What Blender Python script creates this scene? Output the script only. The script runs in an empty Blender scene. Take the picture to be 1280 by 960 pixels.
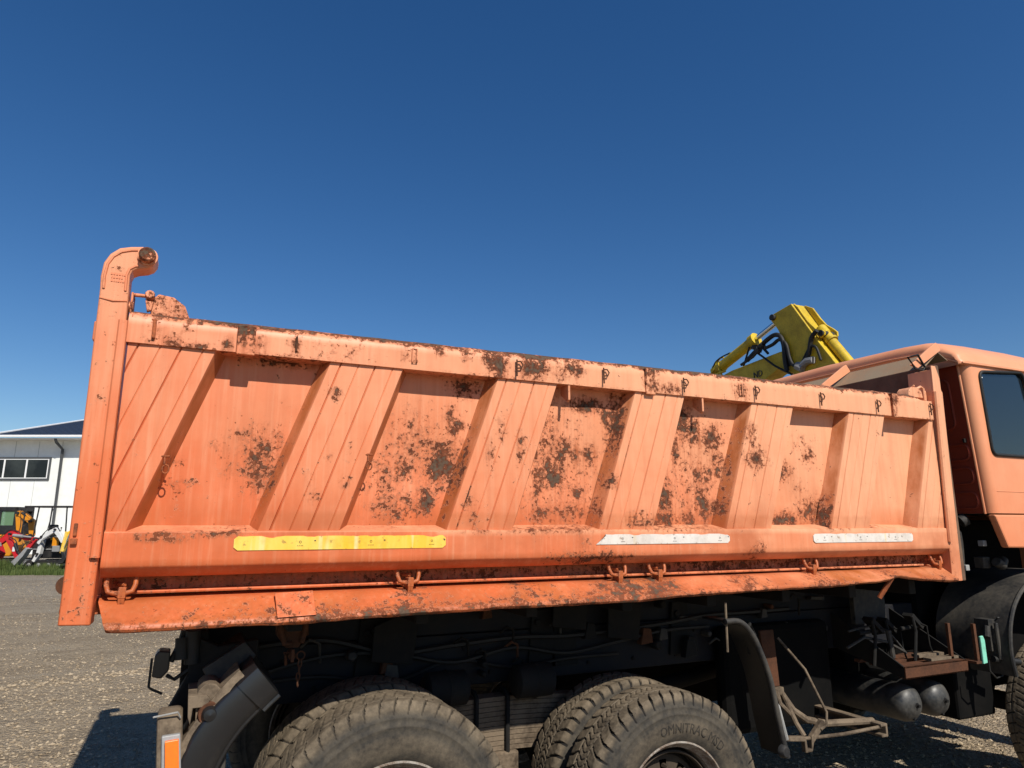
import bpy, bmesh, math, random
from mathutils import Vector, Matrix, noise
random.seed(7)
R=math.radians
S=bpy.context.scene
COL=S.collection

# ------------------------------------------------------------------ camera, sky, sun, exposure
YAW,PITCH=R(65.4),R(11.8)
CAM=Vector((0,-2.95,1.8))
FW=Vector((math.cos(YAW)*math.cos(PITCH),math.sin(YAW)*math.cos(PITCH),math.sin(PITCH)))
cd=bpy.data.cameras.new('camera'); cam=bpy.data.objects.new('camera',cd); COL.objects.link(cam)
cam.location=CAM; cam.rotation_euler=FW.to_track_quat('-Z','Y').to_euler()
cd.sensor_width=36; cd.lens=850/1280*36; cd.clip_end=2000; cd.clip_start=.05
S.camera=cam
SUN=Vector((-.10,1.0,-1.0)).normalized()
w=bpy.data.worlds.new('World'); S.world=w; w.use_nodes=True
nt=w.node_tree; bg=nt.nodes['Background']
sky=nt.nodes.new('ShaderNodeTexSky'); sky.sky_type='NISHITA'; sky.sun_disc=False
sky.sun_elevation=math.asin(-SUN.z); sky.sun_rotation=math.atan2(-SUN.x,-SUN.y)
sky.altitude=0; sky.air_density=1.0; sky.dust_density=.25; sky.ozone_density=3.0
hs=nt.nodes.new('ShaderNodeHueSaturation'); hs.inputs['Saturation'].default_value=1.30; hs.inputs['Hue'].default_value=.506; nt.links.new(sky.outputs[0],hs.inputs['Color'])
nt.links.new(hs.outputs[0],bg.inputs[0]); bg.inputs[1].default_value=.082
sl=bpy.data.lights.new('sun','SUN'); sl.energy=4.9; sl.angle=R(.53); sl.color=(1,.94,.84)
so=bpy.data.objects.new('sun',sl); COL.objects.link(so); so.rotation_euler=SUN.to_track_quat('-Z','Y').to_euler(); so.location=(0,-20,30)
vs=S.view_settings; vs.view_transform='Standard'; vs.look='None'; vs.gamma=1; vs.use_curve_mapping=False; vs.exposure=.20
S.render.resolution_x=1024; S.render.resolution_y=768

# ------------------------------------------------------------------ material helpers
class G:
    def __init__(s,name):
        s.m=bpy.data.materials.new(name); s.m.use_nodes=True; s.t=s.m.node_tree
        s.b=s.t.nodes['Principled BSDF']; s.co=None
    def n(s,typ,ins=None,**kw):
        d=s.t.nodes.new('ShaderNode'+typ)
        for k,v in kw.items(): setattr(d,k,v)
        for k,v in (ins or {}).items(): s.set(d.inputs[k],v)
        return d
    def set(s,sock,v):
        if isinstance(v,bpy.types.NodeSocket): s.t.links.new(v,sock)
        elif isinstance(v,bpy.types.Node): s.t.links.new(v.outputs[0],sock)
        else:
            if isinstance(v,tuple) and len(v)==3 and sock.type=='RGBA': v=v+(1,)
            sock.default_value=v
    def P(s):
        if s.co is None: s.co=s.n('TexCoord').outputs['Object']
        return s.co
    def noise(s,scale,detail=4,rough=.55,stretch=None,off=None):
        v=s.P()
        if stretch or off:
            mp=s.n('Mapping',{'Vector':v})
            if stretch: mp.inputs['Scale'].default_value=stretch
            if off: mp.inputs['Location'].default_value=off
            v=mp.outputs[0]
        return s.n('TexNoise',{'Vector':v,'Scale':scale,'Detail':detail,'Roughness':rough}).outputs[0]
    def voro(s,scale,feature='F1',out=0,stretch=None):
        v=s.P()
        if stretch:
            mp=s.n('Mapping',{'Vector':v}); mp.inputs['Scale'].default_value=stretch; v=mp.outputs[0]
        return s.n('TexVoronoi',{'Vector':v,'Scale':scale},feature=feature).outputs[out]
    def math(s,op,a,b=0.,c=None):
        d=s.n('Math',{0:a,1:b},operation=op)
        if c is not None: s.set(d.inputs[2],c)
        return d.outputs[0]
    def ramp(s,v,a,b,lo=0.,hi=1.):
        return s.n('MapRange',{'Value':v,'From Min':a,'From Max':b,'To Min':lo,'To Max':hi}).outputs[0]
    def mix(s,f,a,b,mode='MIX'):
        d=s.n('Mix',data_type='RGBA',blend_type=mode)
        s.set(d.inputs[0],f); s.set(d.inputs[6],a); s.set(d.inputs[7],b); return d.outputs[2]
    def fin(s,col,rough=.5,bump=None,bs=.3,bd=.01,metal=0.,spec=.5):
        s.set(s.b.inputs['Base Color'],col); s.set(s.b.inputs['Roughness'],rough); s.set(s.b.inputs['Metallic'],metal)
        s.b.inputs['Specular IOR Level'].default_value=spec
        if bump is not None:
            bn=s.n('Bump',{'Height':bump,'Strength':bs,'Distance':bd}); s.set(s.b.inputs['Normal'],bn.outputs[0])
        return s.m
M={}
def simple(name,col,rough=.5,dirt=(.13,.11,.085),amt=.5,scale=6,spec=.4,metal=0.,bs=.15,lo=.45,hi=.75):
    g=G(name); a=g.noise(scale,6,.6); b=g.noise(scale*9,4,.6)
    f=g.math('MULTIPLY',g.ramp(g.math('ADD',g.math('MULTIPLY',a,.7),g.math('MULTIPLY',b,.3)),lo,hi),amt)
    c=g.mix(g.ramp(b,.3,.7,0.,.35),col,tuple(x*.7 for x in col))
    M[name]=g.fin(g.mix(f,c,dirt),g.ramp(f,0,1,rough,.9),b,bs,.004,metal,spec); return M[name]

def paint(name,wear=True):
    g=G(name)
    x=g.n('SeparateXYZ',{0:g.P()}); X,Z=x.outputs[0],x.outputs[2]
    big=g.noise(1.1,3); mid=g.noise(5,5,.6)
    c=g.mix(g.ramp(big,.3,.7),(.60,.130,.045),(.64,.165,.062))
    fade=g.math('ADD',g.ramp(X,-.3,4.3,-.08,.78),g.math('ADD',g.ramp(Z,1.5,2.65,-.16,.50),g.ramp(mid,.3,.7,-.15,.15)))
    if not wear: fade=g.math('MULTIPLY',fade,.62)
    if wear: fade=g.math('ADD',fade,g.n('Attribute',attribute_name='pale').outputs['Fac'])
    c=g.mix(g.ramp(fade,0,1),c,(.74,.350,.192))
    st=g.noise(1,5,.6,stretch=(22,22,1.1))
    c=g.mix(g.ramp(st,.45,.75,0.,.24 if wear else .06),c,(.40,.088,.030))
    st2=g.noise(1,4,.6,stretch=(55,55,2.2),off=(3,1,5))
    c=g.mix(g.ramp(st2,.50,.75,0.,.36 if wear else .05),c,(.72,.36,.21))
    blot=g.noise(17,6,.65,off=(8,2,1)); c=g.mix(g.ramp(blot,.55,.75,0.,.12 if wear else .05),c,(.45,.105,.034))
    ro=.42; h=mid; bs=.05
    if wear:
        W=g.n('Attribute',attribute_name='wear').outputs['Fac']
        SN=g.n('Attribute',attribute_name='stain').outputs['Fac']
        c=g.mix(g.math('MULTIPLY',SN,g.ramp(g.noise(1,5,.6,stretch=(10,10,3.5),off=(2,6,1)),.3,.62,.25,1.)),c,(.36,.105,.028))
        c1=g.noise(20,10,.68); c2=g.noise(60,7,.68,off=(4,4,4)); c3=g.noise(4.5,3,.5,off=(1,7,2))
        v=g.math('ADD',g.math('ADD',g.math('MULTIPLY',c1,.66),g.math('MULTIPLY',c2,.34)),g.math('MULTIPLY',W,.19))
        v=g.math('ADD',v,g.math('MULTIPLY',c3,.10))
        halo=g.math('MULTIPLY',g.ramp(v,.60,.70,0.,.75),g.ramp(W,.10,.50)); rim=g.ramp(v,.692,.702); prim=g.ramp(v,.757,.766)
        c=g.mix(halo,c,(.33,.078,.024))
        rs=g.noise(1,5,.6,stretch=(42,42,2.6),off=(9,3,3))
        c=g.mix(g.math('MULTIPLY',g.ramp(rs,.5,.68,0.,.75),g.ramp(W,.12,.7)),c,(.30,.070,.02))
        f=g.math('ADD',g.math('ADD',g.math('MULTIPLY',c2,.8),g.math('MULTIPLY',blot,.2)),g.math('MULTIPLY',W,.185)); dots=g.ramp(f,.662,.674)
        dots=g.math('MAXIMUM',dots,rim)
        c=g.mix(dots,c,g.mix(g.ramp(c2,.35,.65),(.040,.016,.010),(.20,.058,.024)))
        low=g.math('MULTIPLY',g.ramp(Z,2.0,1.78,0.,1.),g.ramp(g.noise(3.5,5,.6,off=(5,5,5)),.42,.66,0.,.55))
        c=g.mix(low,c,(.36,.085,.028))
        # pale lifted paint lip around the flakes
        lip=g.math('MULTIPLY',g.ramp(v,.676,.688),g.math('SUBTRACT',1.,g.ramp(v,.688,.696)))
        c=g.mix(g.math('MULTIPLY',lip,.6),c,(.74,.36,.21))
        c=g.mix(prim,c,g.mix(g.ramp(c2,.3,.7),(.050,.030,.019),(.125,.082,.054)))
        ro=g.ramp(dots,0,1,.45,.95)
        h=g.math('ADD',g.math('MULTIPLY',mid,.25),g.math('SUBTRACT',g.math('MULTIPLY',g.ramp(v,.66,.70),.35),dots)); bs=.55
    M[name]=g.fin(c,ro,h,bs,.0035,0,.28)
paint('paint_worn'); paint('paint',False)
simple('rust',(.10,.042,.022),.9,(.028,.018,.013),.95,9,.2,bs=.5)
simple('paint_shaded',(.30,.045,.022),.5,(.17,.05,.03),.5,3,.25,bs=.03)  # unfaded cab paint, darkened further to paint in the shade behind the cab
simple('shade_black',(.004,.004,.004),.9,(.014,.012,.01),.5,4,.1)  # near-black that puts shade into the colour of parts under truck and cab
simple('rust_orange',(.42,.11,.035),.7,(.09,.035,.02),.8,16,.3,bs=.4,lo=.4,hi=.6)
simple('dark_steel',(.007,.007,.007),.8,(.034,.027,.02),.5,5,.3,bs=.3)
simple('frame_blue',(.007,.008,.012),.7,(.034,.027,.02),.6,4,.3,bs=.3)
simple('dusty_steel',(.055,.040,.028),.9,(.19,.145,.10),.9,7,.2,bs=.4,lo=.35,hi=.55)
simple('black_plastic',(.012,.012,.013),.30,(.085,.075,.06),.28,4,.6,lo=.5,bs=.05)
simple('dusty_plastic',(.020,.020,.021),.55,(.14,.122,.095),.5,4,.3,bs=.2,lo=.4,hi=.65)
simple('rubber_hose',(.009,.009,.009),.6,(.05,.043,.034),.35,12)
simple('tank_black',(.016,.017,.018),.38,(.15,.14,.12),.5,6,.5,lo=.42,hi=.7)
simple('visor_dirt',(.30,.18,.105),.85,(.26,.20,.135),.9,5,.2,bs=.3,lo=.3,hi=.6)
simple('brown_dirt',(.13,.075,.05),.9,(.22,.15,.10),.7,4,.15,bs=.3,lo=.4,hi=.7)
simple('grey_tape',(.30,.30,.29),.6,(.12,.1,.08),.6,20)
simple('rim_pale',(.33,.30,.26),.6,(.10,.055,.03),.9,16,lo=.4,hi=.6)
simple('wheel_brown',(.05,.038,.028),.85,(.10,.075,.05),.6,9,.2)
simple('lens_orange',(.95,.17,.008),.3,(.5,.1,.01),.2,9)
simple('mint',(.22,.62,.46),.6,(.12,.16,.11),.6,22,lo=.5)
simple('excavator_yellow',(.60,.42,.018),.5,(.15,.10,.025),.7,5,.4,lo=.42,hi=.75)
simple('excavator_dark',(.03,.03,.03),.7,(.09,.08,.06),.5,5)
simple('chrome',(.75,.75,.75),.18,(.3,.3,.3),.2,20,metal=1.)
simple('letters_dark',(.015,.018,.03),.5,amt=.15)
simple('wall_white',(.82,.83,.80),.6,(.70,.70,.66),.12,.3,.3,bs=0.)
simple('trim_white',(.80,.80,.80),.5,amt=.08)
simple('joint_grey',(.50,.51,.50),.7,amt=.1)
simple('trim_grey',(.07,.075,.08),.5,amt=.1)
simple('roof_blue',(.035,.05,.085),.35,(.06,.07,.09),.5,2)
simple('red_paint',(.55,.012,.02),.4,(.2,.05,.04),.55,4)
simple('amber_paint',(.72,.27,.012),.4,(.3,.14,.04),.55,4)
simple('white_paint',(.72,.73,.72),.45,(.35,.33,.3),.55,4)
simple('machine_grey',(.28,.28,.28),.5,amt=.4)
simple('machine_black',(.018,.018,.02),.45,amt=.3)
simple('seat_black',(.01,.01,.01),.6,amt=.1)
simple('cab_interior',(.03,.035,.04),.7,amt=.2)
def strip(name,c1,c2,c3):
    g=G(name); a=g.noise(1,4,.6,stretch=(9,9,1.5)); b=g.noise(40,4)
    c=g.mix(g.ramp(a,.35,.7),c1,c2); st=g.noise(1,3,.5,stretch=(14,14,.8),off=(2,2,2))
    c=g.mix(g.ramp(st,.60,.68,0.,.7),c,c3); gr=g.noise(9,6,.7,off=(1,2,3)); c=g.mix(g.ramp(gr,.48,.72,0.,.55),c,tuple(x*.55 for x in c1)); c=g.mix(g.ramp(b,.62,.68,0.,.6),c,(.25,.13,.05))
    M[name]=g.fin(c,.35,b,.05,.002)
strip('strip_yellow',(.80,.44,.012),(.82,.60,.14),(.84,.72,.42))
strip('strip_white',(.66,.59,.52),(.74,.70,.65),(.78,.52,.12))
strip('sticker_yellow',(.62,.42,.01),(.66,.46,.02),(.6,.4,.01))
def glass(name,tint,mixf=.75):
    g=G(name); n=g.t.nodes
    tr=g.n('BsdfTransparent',{0:(.55,.62,.66)}); gl=g.n('BsdfGlossy',{0:(.9,.95,1.),1:.03})
    fr=g.n('Fresnel',{0:1.5}); df=g.n('BsdfDiffuse',{0:tint})
    m1=g.n('MixShader',{0:g.math('ADD',fr.outputs[0],.06),1:tr.outputs[0],2:gl.outputs[0]})
    m2=g.n('MixShader',{0:mixf,1:m1.outputs[0],2:df.outputs[0]})
    g.t.links.new(m2.outputs[0],n['Material Output'].inputs[0]); M[name]=g.m
glass('cab_glass',(.05,.075,.10),.14)
glass('green_glass',(.20,.36,.20),.55)
g=G('window_glass'); M['window_glass']=g.fin(g.mix(g.ramp(g.noise(.7,4),.4,.65),(.012,.014,.016),(.035,.04,.04)),.08,spec=.3)
# tyre: dusty rubber
def tyre_mat(name,dust):
    g=G(name); a=g.noise(7,6,.62); b=g.noise(60,5,.65); c0=g.noise(22,5,.6)
    f=g.ramp(g.math('ADD',g.math('MULTIPLY',a,.5),g.math('ADD',g.math('MULTIPLY',b,.25),g.math('MULTIPLY',c0,.25))),.38,.62)
    tr=g.n('Attribute',attribute_name='tread').outputs['Fac']
    gr=g.n('Attribute',attribute_name='groove').outputs['Fac']
    side=g.mix(g.math('MULTIPLY',f,.62),(.018,.018,.018),(.125,.103,.073))
    top=g.mix(f,(.050,.039,.027),(.185,.145,.098))
    c=g.mix(tr,side,top); c=g.mix(gr,c,(.010,.009,.008))
    M[name]=g.fin(c,.8,b,.35,.004,0,.25)
tyre_mat('tyre',1)
# gravel
g=G('gravel')
xy=g.n('SeparateXYZ',{0:g.P()})
v=g.n('TexVoronoi',{'Vector':g.P(),'Scale':34.}); vc=g.n('SeparateColor',{0:v.outputs['Color']}).outputs[0]
v2=g.n('TexVoronoi',{'Vector':g.P(),'Scale':85.}); vc2=g.n('SeparateColor',{0:v2.outputs['Color']}).outputs[1]
big=g.noise(.35,5,.6); mid=g.noise(2.2,5,.6); fine=g.noise(120,3)
c=g.mix(vc,(.34,.264,.175),(.50,.405,.285)); c=g.mix(g.math('MULTIPLY',vc2,.6),c,(.35,.275,.19))
c=g.mix(g.ramp(big,.4,.62,0.,.55),c,(.31,.24,.16)); c=g.mix(g.ramp(mid,.52,.72,0.,.5),c,(.17,.13,.09))
c=g.mix(g.ramp(xy.outputs[1],9.,24.,0.,.8),c,g.mix(vc,(.26,.23,.19),(.42,.375,.31)))
tk=g.n('TexNoise',{'Vector':g.n('Mapping',{'Vector':g.P(),'Rotation':(0,0,-.16),'Scale':(.12,.9,1)}).outputs[0],'Scale':1.6,'Detail':6.,'Roughness':.6}).outputs[0]
c=g.mix(g.ramp(tk,.52,.62,0.,.5),c,g.mix(vc,(.20,.148,.096),(.34,.265,.18)))
c=g.mix(g.ramp(tk,.46,.36,0.,.5),c,(.43,.36,.265))
cl=g.noise(9,6,.7); c=g.mix(g.ramp(cl,.58,.70,0.,.4),c,(.18,.135,.09))
h=g.math('ADD',g.math('MULTIPLY',v.outputs[0],-1.2),g.math('ADD',g.math('MULTIPLY',v2.outputs[0],-.5),mid))
h=g.math('ADD',h,g.math('MULTIPLY',cl,2.)); M['gravel']=g.fin(c,.95,h,1.,.04,0,.15)
g=G('stone'); rn=g.n('ObjectInfo').outputs['Random']; wn=g.n('Attribute',attribute_name='tone').outputs['Fac']
M['stone']=g.fin(g.mix(wn,(.24,.183,.12),(.42,.338,.235)),.9,g.noise(60,4),.4,.004,0,.2)
g=G('grass'); wn=g.n('Attribute',attribute_name='tone').outputs['Fac']
M['grass']=g.fin(g.mix(wn,(.035,.062,.014),(.125,.155,.045)),.7,spec=.2)
g.b.inputs['Subsurface Weight'].default_value=0

# ------------------------------------------------------------------ mesh helpers
WM={}
class MB:
    def __init__(s): s.v=[]; s.f=[]; s.mi=[]
    def add(s,v,f,m=0):
        o=len(s.v); s.v+= [tuple(p) for p in v]; s.f+=[tuple(i+o for i in q) for q in f]; s.mi+=[m]*len(f); return s
    def box(s,x0,x1,y0,y1,z0,z1,m=0,mx=None):
        v=[(x,y,z) for x in (x0,x1) for y in (y0,y1) for z in (z0,z1)]
        if mx: v=[mx@Vector(p) for p in v]
        return s.add(v,[(0,1,3,2),(4,6,7,5),(0,4,5,1),(2,3,7,6),(0,2,6,4),(1,5,7,3)],m)
    def prism(s,poly,axis,a0,a1,m=0):
        n=len(poly)
        def p(q,a):
            u,w=q
            return {'y':(u,a,w),'x':(a,u,w),'z':(u,w,a)}[axis]
        v=[p(q,a0) for q in poly]+[p(q,a1) for q in poly]
        return s.add(v,[tuple(range(n)),tuple(range(2*n-1,n-1,-1))]+[(i,(i+1)%n,n+(i+1)%n,n+i) for i in range(n)],m)
    def tube(s,path,r,n=8,closed=False,m=0,caps=True):
        P=[Vector(p) for p in path]; k=len(P); rs=r if isinstance(r,(list,tuple)) else [r]*k
        T=[]
        for i in range(k):
            a=P[(i-1)%k] if (closed or i>0) else P[0]; b=P[(i+1)%k] if (closed or i<k-1) else P[-1]
            t=(b-a); T.append(t.normalized() if t.length>1e-9 else Vector((0,0,1)))
        up=Vector((0,0,1)) if abs(T[0].z)<.9 else Vector((1,0,0))
        N=(up-T[0]*up.dot(T[0])).normalized(); v=[]
        for i in range(k):
            N=(N-T[i]*N.dot(T[i])); N=N.normalized() if N.length>1e-6 else T[i].orthogonal().normalized()
            B=T[i].cross(N)
            for j in range(n):
                a=2*math.pi*j/n; v.append(P[i]+(N*math.cos(a)+B*math.sin(a))*rs[i])
        f=[]
        for i in range(k if closed else k-1):
            for j in range(n):
                a=i*n+j; b=i*n+(j+1)%n; c=((i+1)%k)*n+(j+1)%n; d=((i+1)%k)*n+j; f.append((a,b,c,d))
        if not closed and caps: f+=[tuple(range(n-1,-1,-1)),tuple((k-1)*n+j for j in range(n))]
        return s.add(v,f,m)
    def lathe(s,prof,c,axis='y',n=32,m=0,closed=False,a0=0,a1=2*math.pi):
        full=abs(a1-a0-2*math.pi)<1e-6; na=n if full else n+1; v=[]
        for i in range(na):
            a=a0+(a1-a0)*i/n; ca,sa=math.cos(a),math.sin(a)
            for r,h in prof:
                if axis=='y': v.append((c[0]+r*ca,c[1]+h,c[2]+r*sa))
                elif axis=='x': v.append((c[0]+h,c[1]+r*ca,c[2]+r*sa))
                else: v.append((c[0]+r*ca,c[1]+r*sa,c[2]+h))
        k=len(prof); f=[]
        for i in range(n):
            for j in range(k if closed else k-1):
                f.append((i*k+j,i*k+(j+1)%k,((i+1)%na)*k+(j+1)%k,((i+1)%na)*k+j))
        return s.add(v,f,m)
    def grid(s,nu,nv,fn,m=0):
        v=[fn(i/nu,j/nv) for i in range(nu+1) for j in range(nv+1)]
        return s.add(v,[(i*(nv+1)+j,(i+1)*(nv+1)+j,(i+1)*(nv+1)+j+1,i*(nv+1)+j+1) for i in range(nu) for j in range(nv)],m)
    def mesh(s,name,mats,smooth=None,attrs=None,recalc=True):
        me=bpy.data.meshes.new(name); me.from_pydata(s.v,[],s.f)
        for m in (mats if isinstance(mats,(list,tuple)) else [mats]): me.materials.append(M[m])
        me.polygons.foreach_set('material_index',s.mi)
        if recalc:
            bm=bmesh.new(); bm.from_mesh(me); bmesh.ops.recalc_face_normals(bm,faces=bm.faces); bm.to_mesh(me); bm.free()
        if smooth is not None:
            me.polygons.foreach_set('use_smooth',[True]*len(me.polygons)); me.set_sharp_from_angle(angle=R(smooth))
        for k,fn in (attrs or {}).items():
            a=me.attributes.new(k,'FLOAT','POINT'); a.data.foreach_set('value',[fn(*p) for p in s.v] if callable(fn) else fn)
        me.update(); return me
    def build(s,name,mats,parent=None,smooth=None,bevel=0,attrs=None,recalc=True,label=None,kind=None):
        o=link(name,s.mesh(name,mats,smooth,attrs,recalc),parent)
        if bevel:
            b=o.modifiers.new('bevel','BEVEL'); b.width=bevel; b.segments=2; b.limit_method='ANGLE'; b.angle_limit=R(40); b.harden_normals=False
        if label: o['label']=label
        if kind: o['kind']=kind
        return o
def link(name,data,parent=None):
    o=bpy.data.objects.new(name,data); COL.objects.link(o); WM[o]=Matrix.Identity(4)
    if parent is not None: o.parent=parent; o.matrix_parent_inverse=WM[parent].inverted()
    return o
def thing(name,label,cat,loc=(0,0,0),rz=0,group=None):
    o=bpy.data.objects.new(name,None); COL.objects.link(o); o.location=loc; o.rotation_euler=(0,0,rz); o.empty_display_size=.3
    WM[o]=Matrix.Translation(loc)@Matrix.Rotation(rz,4,'Z'); return tag(o,label,cat,group)
def tag(o,label,cat,group=None,kind=None):
    if label: o['label']=label
    if cat: o['category']=cat
    if group: o['group']=group
    if kind: o['kind']=kind
    return o
def copy(o,parent,loc,name=None):
    c=o.copy(); COL.objects.link(c); c.parent=parent; c.matrix_parent_inverse=WM[parent].inverted(); c.location=loc; WM[c]=Matrix.Identity(4); return c
def N3(x,y,z): return noise.noise(Vector((x,y,z)))
def text_geo(txt,size,extr):
    cu=bpy.data.curves.new('lettering','FONT'); cu.body=txt; cu.size=size; cu.extrude=extr; cu.resolution_u=2
    ob=bpy.data.objects.new('lettering',cu); COL.objects.link(ob); bpy.context.view_layer.update()
    me=ob.evaluated_get(bpy.context.evaluated_depsgraph_get()).to_mesh()
    v=[p.co.copy() for p in me.vertices]; f=[tuple(p.vertices) for p in me.polygons]
    bpy.data.objects.remove(ob); bpy.data.curves.remove(cu); return v,f
def smooth_path(pts,n=8):
    out=[]
    for i in range(len(pts)-1):
        p0=Vector(pts[max(i-1,0)]); p1=Vector(pts[i]); p2=Vector(pts[i+1]); p3=Vector(pts[min(i+2,len(pts)-1)])
        for k in range(n):
            t=k/n; out.append(tuple(.5*((2*p1)+(p2-p0)*t+(2*p0-5*p1+4*p2-p3)*t*t+(3*p1-p0-3*p2+p3)*t**3)))
    return out+[tuple(pts[-1])]
def spots(lst,base=0.):
    def fn(x,y,z):
        t=base
        for a,b,rx,rz,s in lst:
            dx=(x-a)/rx
            if abs(dx)>3.2: continue
            dz=(z-b)/rz
            if abs(dz)>3.2: continue
            t=max(t,base*.5+s*math.exp(-.42*(dx*dx+dz*dz)))
        return t
    return fn

# ------------------------------------------------------------------ ground
def gz(x,y):
    t=min(1,max(0,(x-.8)/1.4)); t=t*t*(3-2*t)
    h=.02-.09*t
    far=min(1,max(0,(abs(y-1)-4)/6)); h=h*(1-far)+.03*far
    if abs(x)<40 and abs(y)<60: h+=(.018*N3(x*.7,y*.7,1)+.012*N3(x*2.6,y*2.6,4)+.007*N3(x*6,y*6,2))*min(1,max(0,(y-1.5)/2))+.03*N3(x*.16,y*.16,3)*far
    return h
b=MB()
def axis(lo,hi,c0,c1,st):
    a=[c0+i*st for i in range(int((c1-c0)/st)+1)]; d=st
    while a[-1]<hi: d*=1.35; a.append(min(hi,a[-1]+d))
    d=st
    while a[0]>lo: d*=1.35; a.insert(0,max(lo,a[0]-d))
    return a
xs=axis(-900,900,-8,12,.16); ys=axis(-900,900,-6,14,.16)
vv=[(x,y,gz(x,y)) for x in xs for y in ys]; n=len(ys)
b.add(vv,[(i*n+j,(i+1)*n+j,(i+1)*n+j+1,i*n+j+1) for i in range(len(xs)-1) for j in range(n-1)])
o=b.build('gravel_ground','gravel',smooth=60,recalc=False); o['kind']='structure'; o['label']='gravel yard'
# loose stones lying on the yard
def stones():
    b=MB(); tone=[]
    base=[(1,0,0),(-1,0,0),(0,1,0),(0,-1,0),(0,0,1),(0,0,-1)]
    F=[(0,2,4),(2,1,4),(1,3,4),(3,0,4),(2,0,5),(1,2,5),(3,1,5),(0,3,5)]
    def one(x,y,s):
        z=gz(x,y); a=random.random()*6.28; ca,sa=math.cos(a),math.sin(a); t=random.random(); vv=[]
        for p in base:
            q=[p[k]*s*(.6+.7*random.random()) for k in range(3)]; q[2]*=.65
            vv.append((x+q[0]*ca-q[1]*sa+random.uniform(-.3,.3)*s,y+q[0]*sa+q[1]*ca+random.uniform(-.3,.3)*s,z+q[2]+s*.15))
        b.add(vv,F); tone.extend([t]*6)
    for i in range(60000):
        y=1.2+23*random.random()**1.7; x=random.uniform(-3-.62*y,2.5)
        if N3(x*.5,y*.9,5)<random.uniform(-.5,.25): continue
        one(x,y,random.choice((.006,.008,.011,.014,.019)))
    for i in range(7000):
        one(random.uniform(2.5,9.5),random.uniform(.3,4.5),random.choice((.008,.012,.016,.02)))
    for i in range(1400):   # darker ridge of clods between wheel tracks
        x=random.uniform(-7,1); y=7.2+.16*x+random.gauss(0,.16); one(x,y,random.choice((.012,.016,.024)))
    o=b.build('loose_gravel','stone',attrs={'tone':tone},recalc=False)
    tag(o,'loose stones scattered over the gravel yard','gravel',kind='stuff')
stones()

# ------------------------------------------------------------------ DUMP TRUCK
T=thing('dump_truck','orange dump truck with a chipped, rusty tipping body and black running gear','truck',(2.2,1.22,0))
YC=1.22
PANEL=[(0.23,2.06,0.057,0.094,0.9),(0.16,2.17,0.044,0.027,0.6),(0.06,2.11,0.03,0.033,0.5),(-0.09,2.05,0.029,0.026,0.6),(-0.07,1.96,0.04,0.025,0.55),(0.31,2.51,0.102,0.022,1),(0.29,2.16,0.026,0.048,0.6),(0.11,2.02,0.024,0.039,0.4),(1.03,2.08,0.059,0.075,1.2),(0.96,1.92,0.038,0.051,1),(0.85,2.05,0.045,0.051,0.9),(1.1,2.26,0.033,0.031,0.9),(1.14,2.46,0.059,0.036,0.9),(1.07,2.31,0.024,0.039,0.8),(0.84,1.88,0.113,0.057,0.7),(0.76,2.0,0.051,0.108,0.6),(0.9,2.15,0.117,0.15,0.5),(1.12,2.01,0.04,0.19,0.7),(1.6,2.04,0.073,0.048,1.1),(1.63,2.1,0.046,0.049,1),(1.68,2.18,0.037,0.058,1),(1.75,2.16,0.038,0.033,0.9),(1.84,2.16,0.029,0.042,0.9),(1.83,2.42,0.089,0.03,1.1),(1.94,2.39,0.025,0.043,0.9),(1.54,1.85,0.035,0.031,0.9),(1.76,1.95,0.038,0.032,0.8),(1.99,2.29,0.04,0.174,0.9),(1.57,2.19,0.082,0.288,0.6),(1.75,1.87,0.19,0.056,0.6),(1.66,2.03,0.212,0.244,0.45),(2.45,2.38,0.045,0.083,1.1),(2.53,2.32,0.034,0.064,1),(2.65,2.29,0.059,0.056,1),(2.39,2.21,0.027,0.054,1),(2.29,1.98,0.053,0.095,0.9),(2.58,2.07,0.057,0.063,0.8),(2.69,2.14,0.035,0.064,0.9),(2.54,1.97,0.045,0.044,0.8),(2.58,1.89,0.045,0.062,1),(2.66,1.9,0.057,0.035,1),(2.46,1.83,0.033,0.043,1),(2.73,1.85,0.047,0.044,0.9),(2.29,1.83,0.095,0.034,0.9),(2.52,2.05,0.171,0.27,0.4),(3.17,2.12,0.052,0.048,0.9),(3.16,1.83,0.089,0.037,1),(3.44,1.86,0.122,0.077,0.9),(3.39,2.21,0.041,0.04,0.7),(3.31,2.02,0.066,0.048,0.4),(3.37,2.29,0.095,0.06,0.35)]
FACE=[(2.9,2.18,0.061,0.046,1.05),(2.87,2.33,0.043,0.037,0.8),(0.51,2.37,0.024,0.025,0.7),(0.49,2.09,0.017,0.02,0.7),(0.57,1.99,0.017,0.027,0.6),(0.42,1.99,0.019,0.02,0.5),(0.58,2.11,0.014,0.048,0.4),(0.44,1.92,0.033,0.026,0.5),(1.25,2.12,0.021,0.061,0.6),(1.3,2.26,0.021,0.062,0.6),(1.4,2.17,0.017,0.078,0.6),(1.15,1.88,0.032,0.051,0.6),(1.41,2.2,0.017,0.023,0.8),(1.91,2.02,0.039,0.032,0.7),(2.08,1.83,0.07,0.032,0.8),(1.79,1.83,0.037,0.039,0.6),(4.01,1.81,0.037,0.059,0.5)]
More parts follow.
